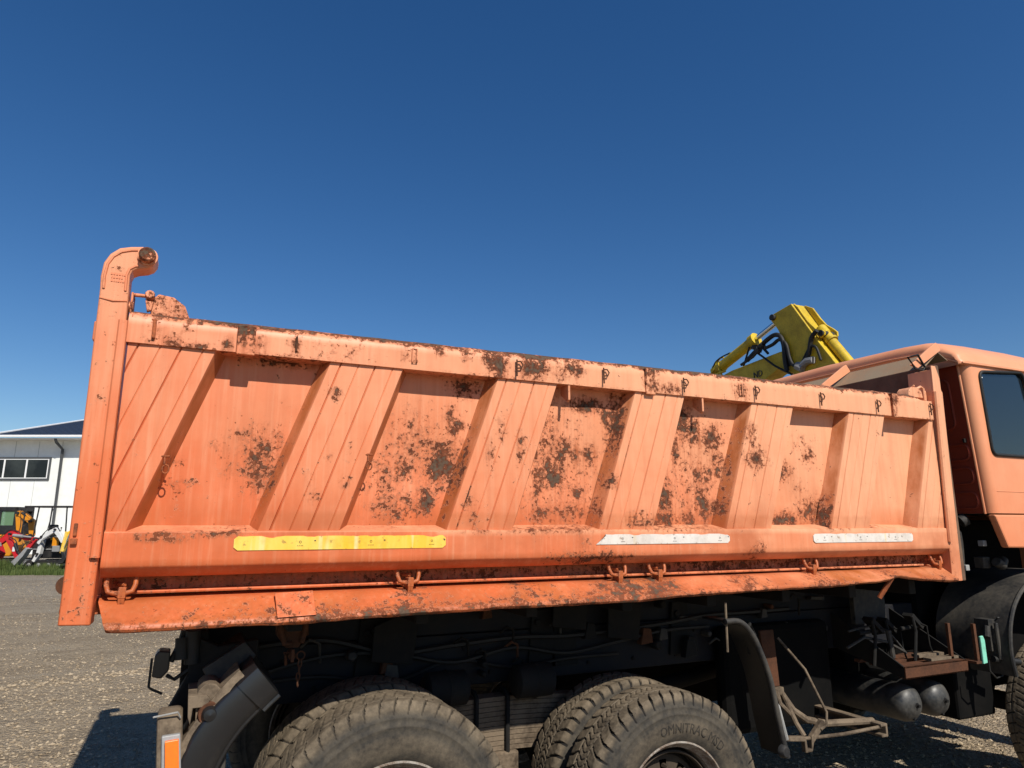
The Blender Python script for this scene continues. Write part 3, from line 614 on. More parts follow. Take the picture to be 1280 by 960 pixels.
# --- wheels
def tyre_data(kind):
    NL=50; SEG=NL*18; R0=.528 if kind=='a' else .536
    prof=[(.060,.288),(.045,.286),(.032,.292),(.022,.303),(.010,.325),(.004,.35),(.001,.375),(.001,.395),(.003,.412),(.005,.424),(.0035,.428),(.0035,.434),(.008,.440),(.011,.455),(.0105,.459),(.0105,.464),(.015,.470),(.019,.485),(.021,.497),(.024,.506)]
    k=40; tread=[]
    for i in range(k+1):
        y=.028+.234*i/k; t=abs(y-.145)/.117; tread.append((y,R0-.0045*t**2-.010*max(0,t-.9)/.1))
    full=[(y,r+(R0-.528)) if r>.42 else (y,r) for y,r in prof]+tread+[(.29-y,r+(R0-.528)) if r>.42 else (.29-y,r) for y,r in reversed(prof)]
    np_=len(full); n0=len(prof); v=[]; tr=[]; gr=[]
    for a in range(SEG):
        th=2*math.pi*a/SEG; c,s=math.cos(th),math.sin(th)
        wob=.0015*N3(c*3,s*3,7)
        for j,(y,r) in enumerate(full):
            g_=0
            ph=a/18.
            if n0-3<=j<n0+k+3:
                yy=min(y,.29-y) # distance from shoulder
                if kind=='a':
                    if yy<.100:
                        u=(yy-.020)/.08; p=(ph+.55*u*u+(0.3 if y>.145 else 0))%1
                        if abs(p-.5)<.085*(1.2-.5*u): g_=1
                    if abs(yy-.103)<.0035: g_=.7
                    if yy>.106:
                        u=(y-.145)/.04; p=(ph*2+.9*abs(u)+.2)%1
                        if abs(p-.5)<.10: g_=.55
                else:
                    u=(yy-.02)/.125; p=(ph+1.1*u-.55*u*u+(0.4 if y>.145 else 0))%1
                    if abs(p-.5)<.060 and u<.62: g_=.75
                    if abs(yy-.075)<.003: g_=.4
                    if yy>.10:
                        p=(ph*1.5+8*(y-.145))%1
                        if abs(p-.5)<.09: g_=.45
            rr=r-.0125*g_+wob*(1 if r>.45 else .3)+(.0022*N3(c*26,s*26,y*50) if r>.48 else 0)
            v.append((rr*c,y,rr*s)); gr.append(g_); 
            tr.append(1. if r>.503 else max(0,min(1,(r-.485)/.018)) if r>.45 else (.42 if .34<r<.41 else .05))
    b=MB(); f=[]
    for a in range(SEG):
        a2=(a+1)%SEG
        for j in range(np_-1): f.append((a*np_+j,a*np_+j+1,a2*np_+j+1,a2*np_+j))
    b.add(v,f)
    if kind=='a':
        tv,tf=text_geo('OMNITRAC MSD',.058,.0016)
        r0=.350; vv=[]
        for p in tv:
            ang=R(106)-(p.x*.98)/.378; rr=r0+p.y*1.05; vv.append((rr*math.cos(ang),.0015-p.z,rr*math.sin(ang)))
        b.add(vv,tf); tr+=[0]*len(vv); gr+=[.42]*len(vv)
    return b.mesh('tyre','tyre',50,{'tread':tr,'groove':gr})
TA,TB=tyre_data('a'),tyre_data('b')
def rim_data():
    b=MB(); b.lathe([(.284,.052),(.300,.030),(.306,.024),(.304,.019),(.297,.018),(.291,.024),(.282,.05),(.268,.06),(.262,.13),(.262,.23),(.284,.26),(.30,.268)],(0,0,0),'y',64); return b.mesh('rim','rim_pale',40)
def disc_data():
    b=MB(); prof=[(.262,.20),(.25,.195),(.235,.160),(.215,.135),(.195,.132)]
    b.lathe(prof,(0,0,0),'y',60)
    for k in range(10):   # spokes between hand holes
        a=2*math.pi*k/10
        b.lathe([(.195,.132),(.165,.132),(.145,.128)],(0,0,0),'y',4,a0=a-.20,a1=a+.20)
    b.lathe([(.145,.128),(.14,.09),(.11,.085),(.10,.04),(.085,.03),(0,.028)],(0,0,0),'y',40)
    b.lathe([(.236,.082),(.243,.072),(.25,.078),(.25,.17),(.242,.17)],(0,0,0),'y',60)
    for k in range(10):
        a=2*math.pi*(k+.5)/10; b.lathe([(0,.09),(.012,.09),(.015,.13)],(.165*math.cos(a),0,.165*math.sin(a)),'y',6)
    return b.mesh('wheel','wheel_brown',40)
RIM,DISC=rim_data(),disc_data()
def wheel(x,y,z,td,flip=False,rot=0):
    o=link('wheel',DISC,T); rt=link('tyre',td,o); rm=link('rim',RIM,o)
    mx=Matrix.Translation((x,y,z))@(Matrix.Rotation(math.pi,4,'Z') if flip else Matrix.Identity(4))@Matrix.Rotation(rot,4,'Y')
    o.matrix_basis=mx; 
    for c in (rt,rm): c.matrix_parent_inverse=Matrix.Identity(4)
    return o
wheel(.834,.0,.550,TB,rot=.1); wheel(2.245,.0,.457,TA)
wheel(.834,.62,.550,TB,True,.3); wheel(2.245,.63,.457,TA,True,.5)
for x,z,t in ((.834,.550,TB),(2.245,.457,TA)):
    wheel(x,2.44,z,t,True); wheel(x,1.81,z,t)
wheel(5.86,.05,.464,TB,rot=.7); wheel(5.86,2.39,.464,TB,True)
# --- mudguards
def sheet(path,y0,y1,th,lipr):
    P=[Vector((x,0,z)) for x,z in path]; o=[]; i_=[]
    for k in range(len(P)):
        t=(P[min(k+1,len(P)-1)]-P[max(k-1,0)]).normalized(); nrm=Vector((-t.z,0,t.x)); o.append(P[k]+nrm*th/2); i_.append(P[k]-nrm*th/2)
    b=MB(); b.prism([(p.x,p.z) for p in o]+[(p.x,p.z) for p in reversed(i_)],'y',y0,y1)
    b.tube([(p.x,y0,p.z) for p in P],lipr,8); return b
mp=smooth_path([(2.60,1.305),(2.70,1.298),(2.775,1.235),(2.83,1.136),(2.885,.99),(2.922,.788),(2.95,.66),(2.965,.60)])
bl=MB(); bl.tube([(x,.018,z) for x,z in mp],.015,10)
mg=sheet(mp,.03,.20,.012,.010).build('mudguard','black_plastic',T,40,label='thin curved mudguard in front of the tandem wheels')
bl.build('guard_lip','dusty_plastic',mg,50)
b=MB(); b.lathe([(0,-.03),(.022,-.03),(.03,-.02),(.034,.0)],(2.935,.02,.635),'y',18); b.build('guard_boss','dusty_plastic',mg,40)
b=MB(); b.tube([(2.62,.03,1.40),(2.615,.03,1.15)],.006,6); b.build('stay_rod','dusty_steel',mg)
b=MB(); b.tube([(2.80,.10,1.20),(2.90,.16,1.26),(2.93,.16,1.20),(2.83,.10,1.12)],.010,6,True); b.build('stay_bracket','dark_steel',mg)
# rear moulded guard
def moulded_guard():
    cx,cz=.834,.577; prof=[(.733,.12),(.731,.085),(.737,.076),(.745,.080),(.752,.074),(.770,.068),(.805,.065),(.845,.066),(.868,.074),(.880,.095),(.885,.60),(.735,.60)]
    b=MB(); n=30; v=[]
    for i in range(n+1):
        a=R(131)+R(62)*i/n; sc=1+.02*math.sin(i*.2)
        for r,y in prof: v.append((cx+r*sc*math.cos(a),y,cz+r*sc*math.sin(a)))
    k=len(prof)
    b.add(v,[(i*k+j,i*k+(j+1)%k,(i+1)*k+(j+1)%k,(i+1)*k+j) for i in range(n) for j in range(k)]+[tuple(range(k)),tuple(n*k+j for j in range(k-1,-1,-1))])
    g_=b.build('rear_mudguard','black_plastic',T,35,bevel=.006,label='moulded black rear mudguard')
    b=MB(); v=[]
    for i in range(3):
        a=R(129.6)+R(3)*i
        for r,y in [(.725,.12),(.723,.08),(.729,.070),(.74,.072),(.746,.066),(.768,.060),(.805,.057),(.848,.058),(.875,.066),(.89,.09),(.895,.60),(.725,.60)]: v.append((cx+r*math.cos(a),y,cz+r*math.sin(a)))
    b.add(v,[(i*k+j,i*k+(j+1)%k,(i+1)*k+(j+1)%k,(i+1)*k+j) for i in range(2) for j in range(k)]+[tuple(range(k)),tuple(2*k+j for j in range(k-1,-1,-1))]); b.build('collar','black_plastic',g_,35)
    b=MB(); v=[]
    for i in range(n+1):
        a=R(133)+R(40)*i/n; rr=.872+.004*math.sin(i*.9)
        for r,y in ((rr,.080),(.900,.10),(.900,.5)): v.append((cx+r*1.012*math.cos(a),y,cz+r*1.012*math.sin(a)))
    b.add(v,[(i*3+j,i*3+j+1,i*3+j+4,i*3+j+3) for i in range(n) for j in range(2)]); b.build('dust_layer','dusty_steel',g_,50)
moulded_guard()
# tail lamp box, round marker, brackets
b=MB(); b.prism([(-.066,1.10),(.014,1.103),(.022,1.09),(.045,.84),(-.045,.84)],'y',.06,.26)
b.v=[(p[0],p[1]+(.05*(p[2]-.84)/.26 if p[1]<.1 else 0),p[2]) for p in b.v]
tl=b.build('tail_lamp','dusty_steel',T,bevel=.012,label='dust covered tail lamp box with orange side reflector')
b=MB(); b.prism([(-.030,1.02),(.016,1.023),(.034,.845),(-.012,.842)],'y',.030,.075); b.v=[(p[0],p[1]+.045*(p[2]-.84)/.26,p[2]) for p in b.v]
b.box(-.004,.012,.045,.062,.915,.93,1); b.build('side_reflector',['lens_orange','rust'],tl,bevel=.002)
b=MB(); b.prism([(-.043,1.035),(.020,1.038),(.042,.84),(-.026,.84)],'y',.045,.08); b.v=[(p[0],p[1]+.045*(p[2]-.84)/.26,p[2]) for p in b.v]; b.build('lens_frame','machine_grey',tl,bevel=.004)
b=MB(); b.tube([(-.078,.1,1.10),(.005,.09,1.112),(.015,.1,1.09)],.0035,6); b.build('wire','grey_tape',tl)
b=MB(); b.lathe([(0,-.038),(.022,-.034),(.030,-.02),(.032,0)],(.117,.10,1.094),'y',24); b.lathe([(.030,-.012),(.040,-.014),(.044,-.006),(.044,.03)],(.117,.10,1.094),'y',24,m=1)
b.build('round_marker',['black_plastic','rust'],T,40)
b=MB(); b.prism([(.035,1.165),(.10,1.165),(.115,1.145),(.10,1.12),(.055,1.12),(.050,1.06),(.040,1.09)],'y',.09,.35); b.tube([(.11,.11,1.155),(.11,.32,1.155)],.045,12); b.tube([(.07,.115,1.12),(.072,.115,1.05)],.005,6)
mb=b.build('marker_bracket','dusty_steel',T,40,bevel=.006)
b=MB(); b.prism([(.04,1.02),(.075,1.06),(.085,.84),(.065,.84)],'y',.16,.30); b.box(.092,.10,.14,.16,.84,1.06); b.build('lamp_bracket','dusty_steel',mb,bevel=.004)
b=MB(); b.prism([(.10,.84),(.115,.96),(.15,1.0),(.19,.99),(.19,.84)],'y',.12,.5); b.build('mud_flap_holder','dusty_plastic',mb,bevel=.01)
# clutter hanging behind the rear axle
b=MB(); b.prism([(.02,1.36),(.14,1.30),(.30,1.32),(.30,1.25),(.10,1.08),(.05,.98),(-.04,1.06),(-.02,1.10),(.03,1.20)],'y',.34,.40); rb=b.build('rear_bracket','dark_steel',T,bevel=.008)
b=MB(); b.prism([(-.105,1.20),(-.10,1.285),(-.085,1.30),(-.045,1.295),(-.043,1.22),(-.07,1.19)],'y',.33,.42); b.build('rear_lamp_housing','black_plastic',rb,bevel=.006)
b=MB(); b.tube([(-.04,.36,1.25),(-.01,.36,1.32),(.0,.36,1.37)],.012,6); b.tube([(-.05,.35,1.20),(-.02,.36,1.18),(.04,.36,1.22)],.008,6); b.tube([(-.11,.35,1.27),(-.112,.35,1.16),(-.10,.35,1.15),(-.06,.35,1.13)],.005,6); b.build('cable','rubber_hose',rb)
b=MB(); b.tube([(-.005,.34,1.345),(.0,.33,1.26)],.026,10); b.tube([(.035,.34,1.37),(.04,.34,1.24)],.03,10); b.build('air_hose_coupling','rubber_hose',rb,40)
b=MB(); b.box(.0,.10,.4,2.05,1.00,1.36); b.build('rear_cross_beam','dark_steel',T,bevel=.01)
b=MB(); b.prism([(.08,1.22),(.24,1.32),(.29,1.26),(.16,1.10)],'y',.30,.62); b.build('guard_flap','dusty_plastic',T,bevel=.006)
# tipping hinge bracket with safety pin and chain
b=MB(); b.prism([(.36,1.46),(.50,1.46),(.49,1.32),(.46,1.28),(.41,1.28),(.37,1.33)],'y',.30,.38); b.tube([(.40,.29,1.44),(.38,.285,1.36),(.40,.285,1.30),(.43,.29,1.30)],.012,8); b.tube([(.47,.29,1.44),(.485,.285,1.36),(.47,.285,1.30)],.012,8)
hp=b.build('tipping_hinge','rust',T,30,bevel=.01)
b=MB(); b.tube([(.428,.24,1.255),(.43,.32,1.262)],.016,10); b.tube([(.405,.27,1.262),(.41,.29,1.215)],.007,6); b.tube([(.398,.28,1.265),(.43,.25,1.27)],.004,6); b.box(.422,.434,.22,.25,1.235,1.285); b.build('safety_pin','rust',hp,40)
def link_(b,x,y,z,l,w,vert,r=.0033):
    pts=[]
    for i in range(12):
        a=i*math.pi/6; u=w*math.cos(a); q=l*math.sin(a)
        pts.append((x+(u if vert else u*.35),y+(0 if vert else u),z+q))
    b.tube(pts,r,6,True)
b=MB(); link_(b,.463,.235,1.258,.017,.017,True)
for i,(dx,dz) in enumerate(((0,.226),(-.001,.200),(-.004,.174),(-.004,.149))): link_(b,.461+dx,.235,1.0+dz,.0165,.007,i%2==0)
b.build('chain','rust',hp,50)
# air tanks (axis across the truck)
for x,z,r in ((4.402,.649,.115),(4.686,.652,.113)):
    b=MB(); b.lathe([(0,-.06),(r*.35,-.056),(r*.7,-.040),(r*.93,-.015),(r,.02),(r*1.01,.05),(r*1.01,.055),(r,.06),(r,.85),(r*.7,.9),(0,.92)],(x,.36,z),'y',36); tk=b.build('air_tank','tank_black',T,40)
    b=MB(); b.lathe([(0,-.03),(.010,-.03),(.010,-.012),(.018,-.012),(.018,.01)],(x+.005,.31,z),'y',6); b.build('drain_plug','dark_steel',tk)
    b=MB(); b.lathe([(0,-.02),(.008,-.02),(.012,0)],(x-.005,.335,z-.085),'y',8); b.build('small_plug','dark_steel',tk)
# battery tray frame above the tanks
b=MB(); b.box(4.265,4.90,.25,.262,.83,.905); b.box(4.265,4.90,.25,.31,.895,.905); b.box(4.265,4.90,.25,.30,.83,.84); bt=b.build('battery_tray','rust',T,bevel=.003,label='empty rusty battery tray')
for x in (4.265,4.885):
    b=MB(); b.prism([(.262,.83),(.262,.905),(.80,1.19),(.80,.95)],'x',x,x+.012); b.build('tray_side','dark_steel',bt,bevel=.002)
for y in (.36,.48,.60):
    b=MB(); b.box(4.28,4.88,y,y+.05,.872,.892); b.build('tray_slat','rust',bt,bevel=.002)
b=MB(); b.box(4.62,4.92,.40,.46,.91,.93,mx=Matrix.Rotation(0,4,'Z')); b.box(4.60,4.90,.30,.36,.906,.924); b.build('loose_plank','dusty_steel',bt,bevel=.002)
b=MB(); b.box(4.81,4.835,.30,.32,.90,1.14); b.build('tray_post','rust',bt)
b=MB(); b.box(4.93,4.955,.20,.22,.90,1.14); b.box(4.90,4.955,.19,.30,.885,.90); b.build('tray_post','rust',bt)
# linkage, brackets and boxes above the tray
b=MB(); b.prism([(4.30,1.12),(4.62,1.12),(4.62,1.30),(4.54,1.37),(4.30,1.37)],'y',.62,.66); b.build('splash_plate','dusty_plastic',T,bevel=.004)
for i,(x,z,y) in enumerate(((4.25,1.12,.45),(4.45,1.10,.5),(4.62,1.13,.42))):
    b=MB(); b.prism([(x,z+.05),(x+.02,z+.07),(x+.12,z-.02),(x+.10,z-.04)],'y',y,y+.08); b.tube([(x,y,z+.05),(x+.02,y,z-.05),(x-.02,y,z-.24)],.012,6); b.tube([(x+.08,y,z),(x+.14,y,z-.02),(x+.15,y,z-.15),(x+.19,y,z-.24)],.006,6)
    b.tube([(x-.1,y+.03,z-.03),(x+.1,y+.03,z-.02)],.014,8); b.build('valve_bracket','dark_steel',T,bevel=.003)
b=MB(); b.tube([(4.05,.5,1.0),(4.2,.48,1.06),(4.4,.46,1.02),(4.55,.46,.95)],.010,6); b.tube([(4.1,.52,1.1),(4.3,.5,1.13),(4.5,.5,1.05),(4.6,.48,.93)],.008,6); b.tube([(4.4,.45,1.1),(4.42,.45,.92)],.018,8); b.build('air_line','dusty_plastic',T,40)
# valve block with mint plate beside the front wheel
b=MB(); b.box(5.10,5.24,.2,.30,.95,1.16); b.box(5.12,5.2,.17,.2,1.0,1.1); b.tube([(5.13,.17,1.14),(5.13,.17,.90)],.014,8); b.tube([(5.2,.18,1.13),(5.21,.18,.92)],.018,8); b.tube([(5.08,.2,1.12),(5.06,.2,1.05)],.02,8); b.tube([(5.17,.18,1.17),(5.22,.17,1.18),(5.25,.18,1.1)],.006,6)
vb=b.build('valve_block','dusty_plastic',T,40,bevel=.006)
b=MB(); b.tube([(5.03,.19,.90),(5.03,.19,.83),(5.09,.19,.78),(5.16,.19,.79),(5.17,.19,.95)],.006,8); b.tube([(5.1,.2,.9),(5.3,.15,.875)],.022,10); b.build('drain_hose','rubber_hose',vb,40)
b=MB(); b.prism([(4.968,1.058),(4.998,1.062),(5.012,1.03),(5.012,.885),(4.968,.88)],'y',.185,.20); b.build('mint_plate','mint',vb,bevel=.004,label='mint green plate')
# side guard brackets between the wheels
b=MB(); b.prism([(3.90,.545),(3.955,.545),(3.955,.62),(3.90,.62),(3.90,.605),(3.94,.605),(3.94,.56),(3.90,.56)],'y',.18,1.0); sg=b.build('guard_arm','dusty_steel',T,bevel=.003)
b=MB(); b.prism([(3.22,1.17),(3.33,1.17),(3.35,.84),(3.26,.84)],'y',.42,.44); b.prism([(3.26,.838),(3.36,.838),(3.365,.76),(3.27,.76)],'y',.40,.43,1); b.build('guard_hanger',['rust','dusty_steel'],sg,bevel=.004)
b=MB(); b.tube([(3.34,.40,.80),(3.36,.34,.72),(3.42,.30,.67),(3.55,.28,.64),(3.94,.27,.615)],.020,8); b.tube([(3.30,.40,.82),(3.28,.36,.76),(3.33,.33,.70)],.014,8); b.tube([(3.33,.38,.80),(3.335,.30,.66),(3.34,.25,.60)],.014,8)
b.tube([(3.36,.42,1.12),(3.44,.30,.95),(3.50,.22,.72),(3.47,.2,.66),(3.42,.2,.64)],.008,8); b.tube([(3.30,.22,.60),(3.6,.2,.595),(3.92,.2,.60)],.010,8); b.build('guard_tube','dusty_steel',sg,40)
b=MB(); b.prism([(3.05,.645),(3.30,.615),(3.31,.545),(3.34,.545),(3.345,.61),(3.44,.69),(3.46,.68),(3.46,.66),(3.36,.575),(3.345,.53),(3.29,.53),(3.29,.59),(3.05,.62)],'y',.20,.23); b.build('guard_foot','dusty_steel',sg,bevel=.004)
b=MB(); b.tube([(3.03,.2,.87),(3.09,.19,.80),(3.12,.19,.70),(3.15,.2,.62)],[.017,.016,.012,.012],8); b.build('taped_hose','grey_tape',sg,40)
# boxes added to block sun and hide lit ground under the truck
b=MB(); b.box(3.15,4.1,.68,.79,.50,1.16); b.build('sun_blocker','shade_black',T,bevel=.04)  # added box, shaped to keep sun off the ground behind it
b=MB(); b.prism([(2.45+.0,.45),(2.9,.42),(2.9,1.15),(2.5,1.15)],'y',1.65,1.68); b.build('far_mud_flap','shade_black',T)
b=MB(); b.box(4.97,5.38,.40,.78,.47,.88); b.build('under_cab_blocker','shade_black',T,bevel=.02)  # added to stop sun and view between tanks and front wheel
b=MB(); b.box(4.45,6.2,.86,1.58,.45,1.2); b.build('view_blocker','shade_black',T,bevel=.06)  # dark crossbox added to cover the bright ground beyond
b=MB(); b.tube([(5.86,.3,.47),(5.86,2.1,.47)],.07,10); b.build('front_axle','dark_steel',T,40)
b=MB(); b.box(3.1,4.35,1.66,2.35,.42,1.15); b.build('fuel_tank','shade_black',T,bevel=.06)
b=MB(); b.box(4.45,5.1,1.7,2.3,.45,1.2); b.build('far_battery_box','shade_black',T,bevel=.04)
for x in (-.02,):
    b=MB(); b.box(.02,.10,1.7,2.3,.6,1.3); b.build('far_rear_guard','shade_black',T,bevel=.02)
b=MB(); b.box(1.3,1.8,1.82,2.3,.5,1.1); b.build('far_spring_guard','shade_black',T,bevel=.02)

# ------------------------------------------------------------------ CAB
def plate_hole(outer,holes,axis,a0,a1):
    """flat plate with openings: bridged by a filled 2d curve"""
    cu=bpy.data.curves.new('plate','CURVE'); cu.dimensions='2D'; cu.fill_mode='BOTH'; cu.extrude=abs(a1-a0)/2
    for pl in [outer]+holes:
        sp=cu.splines.new('POLY'); sp.points.add(len(pl)-1); sp.use_cyclic_u=True
        for p,q in zip(sp.points,pl): p.co=(q[0],q[1],0,1)
    ob=bpy.data.objects.new('plate',cu); COL.objects.link(ob); bpy.context.view_layer.update()
    me=ob.evaluated_get(bpy.context.evaluated_depsgraph_get()).to_mesh()
    mid=(a0+a1)/2; b=MB()
    b.add([((p.co.x,mid+p.co.z,p.co.y) if axis=='y' else (mid+p.co.z,p.co.x,p.co.y)) for p in me.vertices],[tuple(p.vertices) for p in me.polygons])
    bpy.data.objects.remove(ob); bpy.data.curves.remove(cu); return b
def rounded(pl,r,n=5):
    out=[]; k=len(pl)
    for i in range(k):
        p=Vector(pl[i]); a=Vector(pl[i-1])-p; c=Vector(pl[(i+1)%k])-p; d=min(r,a.length*.45,c.length*.45)
        p0=p+a.normalized()*d; p2=p+c.normalized()*d
        for j in range(n+1):
            t=j/n; out.append(tuple((1-t)**2*p0+2*t*(1-t)*p+t*t*p2))
    return out
YS=.04; XR=5.075; RC=.06; YF=2.40; TP=.085
def xr(z): return XR-TP*(z-1.888)/1.077
win=rounded([(5.145,2.30),(5.78,2.30),(5.655,2.945),(5.118,2.905)],.055)
win2=rounded([(5.95,2.32),(6.75,2.32),(6.50,2.93),(5.90,2.93)],.05)
side=[(XR+RC,1.888),(6.95,1.888),(6.95,2.2),(6.75,2.965),(XR+RC-TP,2.965)]
b=plate_hole(side,[win,win2],'y',YS,YS+.03); CAB=b.build('cab','paint',T,label='faded salmon orange cab')
b=plate_hole(side,[win2],'y',YF-.03,YF); b.build('far_side','paint',CAB)
# rounded rear corner
b=MB(); nz,na=10,10
def corner(u,v):
    z=1.888+(2.965-1.888)*u; a=v*math.pi/2; xq=XR-TP*u
    return (xq+RC-RC*math.sin(a),YS+RC-RC*math.cos(a),z)
b.grid(nz,na,corner); b.build('rear_corner','paint',CAB,70)
b=MB(); b.tube([(XR-TP*u,YS+RC+.004,1.885+1.075*u) for u in (0,.5,1)],.009,8); b.build('corner_seam','paint',CAB,40)
# rear wall with pressed swages
b=MB(); b.prism([(XR-.005,1.888),(XR+.03,1.888),(xr(3.05)+.03,3.05),(xr(3.05)-.005,3.05)],'y',YS+RC,YF-RC); RW=b.build('rear_wall','paint_shaded',CAB)
def swage(y0,y1,z0,z1):
    pl=rounded([(y0,z0),(y1,z0),(y1,z1),(y0,z1)],.05,4); b=MB(); b.tube([(xr(p[1])-.005,p[0],p[1]) for p in pl],.010,6,True); b.build('swage','paint_shaded',RW,50)
swage(.19,.36,2.50,2.86); 
for z in (2.27,2.10,1.925): swage(.13,.40,z,z+.11)
swage(.5,1.1,2.3,2.86); swage(1.2,1.9,2.3,2.86)
b=MB(); b.box(xr(2.4)-.03,xr(2.4),.135,.15,2.39,2.42); b.build('latch_stub','dark_steel',RW,bevel=.003)
# windscreen side, front
b=plate_hole([(YS,1.888),(YF,1.888),(YF,2.965),(YS,2.965)],[rounded([(.18,2.2),(2.26,2.2),(2.22,2.88),(.22,2.88)],.08)],'x',6.72,6.75); b.build('front_wall','paint',CAB)
b=MB(); b.box(6.73,6.736,.16,2.28,2.18,2.9); b.build('windscreen','cab_glass',CAB)
# side window: rubber seal and pane
b=MB(); b.tube([(x,YS-.004,z) for x,z in win],.012,8,True); b.build('window_seal','rubber_hose',CAB,50)
b=MB(); b.prism(win,'y',YS+.010,YS+.014); b.build('window_pane','cab_glass',CAB)
b=MB(); b.box(5.155,5.175,YS+.0085,YS+.0098,2.865,2.872); b.build('glass_mark','trim_white',CAB)
b=MB(); b.tube([(x,YS-.004,z) for x,z in win2],.017,8,True); b.build('window_seal','rubber_hose',CAB,50)
b=MB(); b.prism(win2,'y',YS+.010,YS+.014); b.build('window_pane','cab_glass',CAB)
b=MB(); b.prism(win2,'y',YF-.02,YF-.015); b.build('window_pane','cab_glass',CAB)
b=MB(); b.box(5.14,6.70,.10,2.34,1.90,1.93); b.box(5.115,5.135,.1,2.34,1.9,2.95); b.build('cab_lining','cab_interior',CAB)
b=MB(); b.box(5.35,5.80,.35,.85,1.93,2.25); b.prism([(5.28,2.25),(5.42,2.25),(5.36,2.78),(5.26,2.78)],'y',.36,.84); b.build('seat','cab_interior',CAB,bevel=.04)
b=MB(); b.box(5.62,6.16,.27,.285,2.60,2.645); b.box(6.10,6.12,.27,.285,2.2,2.60); b.build('window_light_bar','white_paint',CAB,bevel=.004)  # white bar added for the light band seen through the side window
# swage line between upper and lower side
b=MB(); b.box(XR+RC,6.9,YS-.003,YS+.004,2.038,2.045); b.build('side_crease','paint',CAB,bevel=.003)
# roof, lofted along the cab
def roofsec(t):
    # half section (y from near side) heights, t = 0 rear lip, 1 full
    return [(YS+.02,2.945),(YS-.012,2.950),(YS-.014,2.968),(YS+.002,2.985),(YS+.012,3.02),(YS+.035,3.05),(YS+.10,3.095),(YS+.19,3.145),(YS+.27,3.17),(YS+.45,3.183),(YC,3.195)]
secs=[]
for x,dz,ins in ((4.935,-.115,.045),(4.925,-.085,.030),(4.930,-.05,.018),(4.95,-.02,.006),(4.99,0,0),(5.06,.012,0),(5.3,.02,0),(5.8,.02,0),(6.3,.0,0),(6.6,-.06,.02),(6.74,-.18,.05)):
    h=roofsec(1); s=[]
    for i,(y,z) in enumerate(h):
        k=max(0,(z-2.985)/.2); bul=.0*math.exp(-((x-5.02)/.06)**2)*math.exp(-((z-3.03)/.04)**2)
        s.append((x,y+ins*(1 if i>0 else 0)-bul,z+dz*min(1,k) if z>2.985 else z))
    s+= [(x,2*YC-p[1]+0.0,p[2]) for p in reversed(s[:-1])]
    secs.append(s)
b=MB(); k=len(secs[0]); b.add([p for s in secs for p in s],[(i*k+j,i*k+j+1,(i+1)*k+j+1,(i+1)*k+j) for i in range(len(secs)-1) for j in range(k-1)]+[tuple(range(k)),tuple((len(secs)-1)*k+j for j in range(k))])
RF=b.build('roof','paint',CAB,45)
b=MB(); b.tube([(4.93,YS+.02,2.962),(4.925,.28,3.075),(4.924,.6,3.092),(4.924,1.9,3.092)],.007,6); b.build('drip_rail','paint',RF,50)
b=MB(); b.tube([(4.93,YS-.01,2.955),(5.5,YS-.016,2.957),(6.7,YS-.014,2.955)],.006,6); b.build('side_gutter','paint',RF,50)
# lower side panel and sticker
b=MB(); b.prism([(5.068,1.878),(5.82,1.880),(5.82,1.640),(5.175,1.652)],'y',YS-.004,YS+.05); LP=b.build('lower_panel','paint',CAB,bevel=.012)
b=MB(); b.prism([(5.44,1.672),(5.60,1.672),(5.60,1.712),(5.43,1.712)],'y',YS-.0065,YS-.0035); b.build('sticker','sticker_yellow',LP)
# dark gear under the cab: intake pipe, mudguard, engine
b=MB(); b.tube([(4.92,.45,1.86),(5.0,.35,1.82),(5.03,.32,1.74),(5.04,.32,1.66),(5.04,.33,1.45)],[.035,.05,.055,.05,.045],12); b.tube([(4.7,.5,1.82),(4.95,.4,1.82)],.035,12); b.tube([(5.05,.27,1.83),(5.08,.25,1.85)],.045,14); b.build('intake_pipe','dusty_plastic',T,40)
b=MB(); b.box(5.10,5.14,.16,.2,1.66,1.70); b.build('pipe_clip','grey_tape',T,bevel=.004)
b=MB(); b.box(5.0,5.04,.24,.27,1.49,1.53); b.build('pipe_clip','grey_tape',T,bevel=.004)
fm=smooth_path([(5.16,.80),(5.14,.95),(5.17,1.12),(5.26,1.27),(5.42,1.39),(5.62,1.45),(5.86,1.47),(6.3,1.42),(6.6,1.2)])
sheet(fm,.10,.62,.015,.014).build('front_mudguard','dusty_plastic',T,40)
b=MB(); b.prism([(5.2,1.1),(5.45,1.38),(5.9,1.455),(6.3,1.40),(6.3,.6),(5.2,.6)],'y',.58,.615); b.build('wheel_well','shade_black',T)
b=MB(); b.box(5.15,6.6,.75,1.7,.9,1.85); b.build('engine','shade_black',T,bevel=.05)
b=MB(); b.box(5.1,6.9,1.9,2.36,.4,1.85); b.build('far_step','shade_black',T,bevel=.05)
b=MB(); b.tube([(5.28,.2,1.55),(5.34,.2,1.52),(5.4,.22,1.56)],.035,10); b.box(5.22,5.3,.25,.32,1.5,1.58); b.build('cab_mount','dusty_plastic',T,40,bevel=.006)
b=MB(); b.prism([(6.7,1.888),(6.95,1.888),(6.98,1.3),(6.95,.6),(6.75,.6)],'y',YS,YF); b.build('front_bumper','paint',T,bevel=.03)

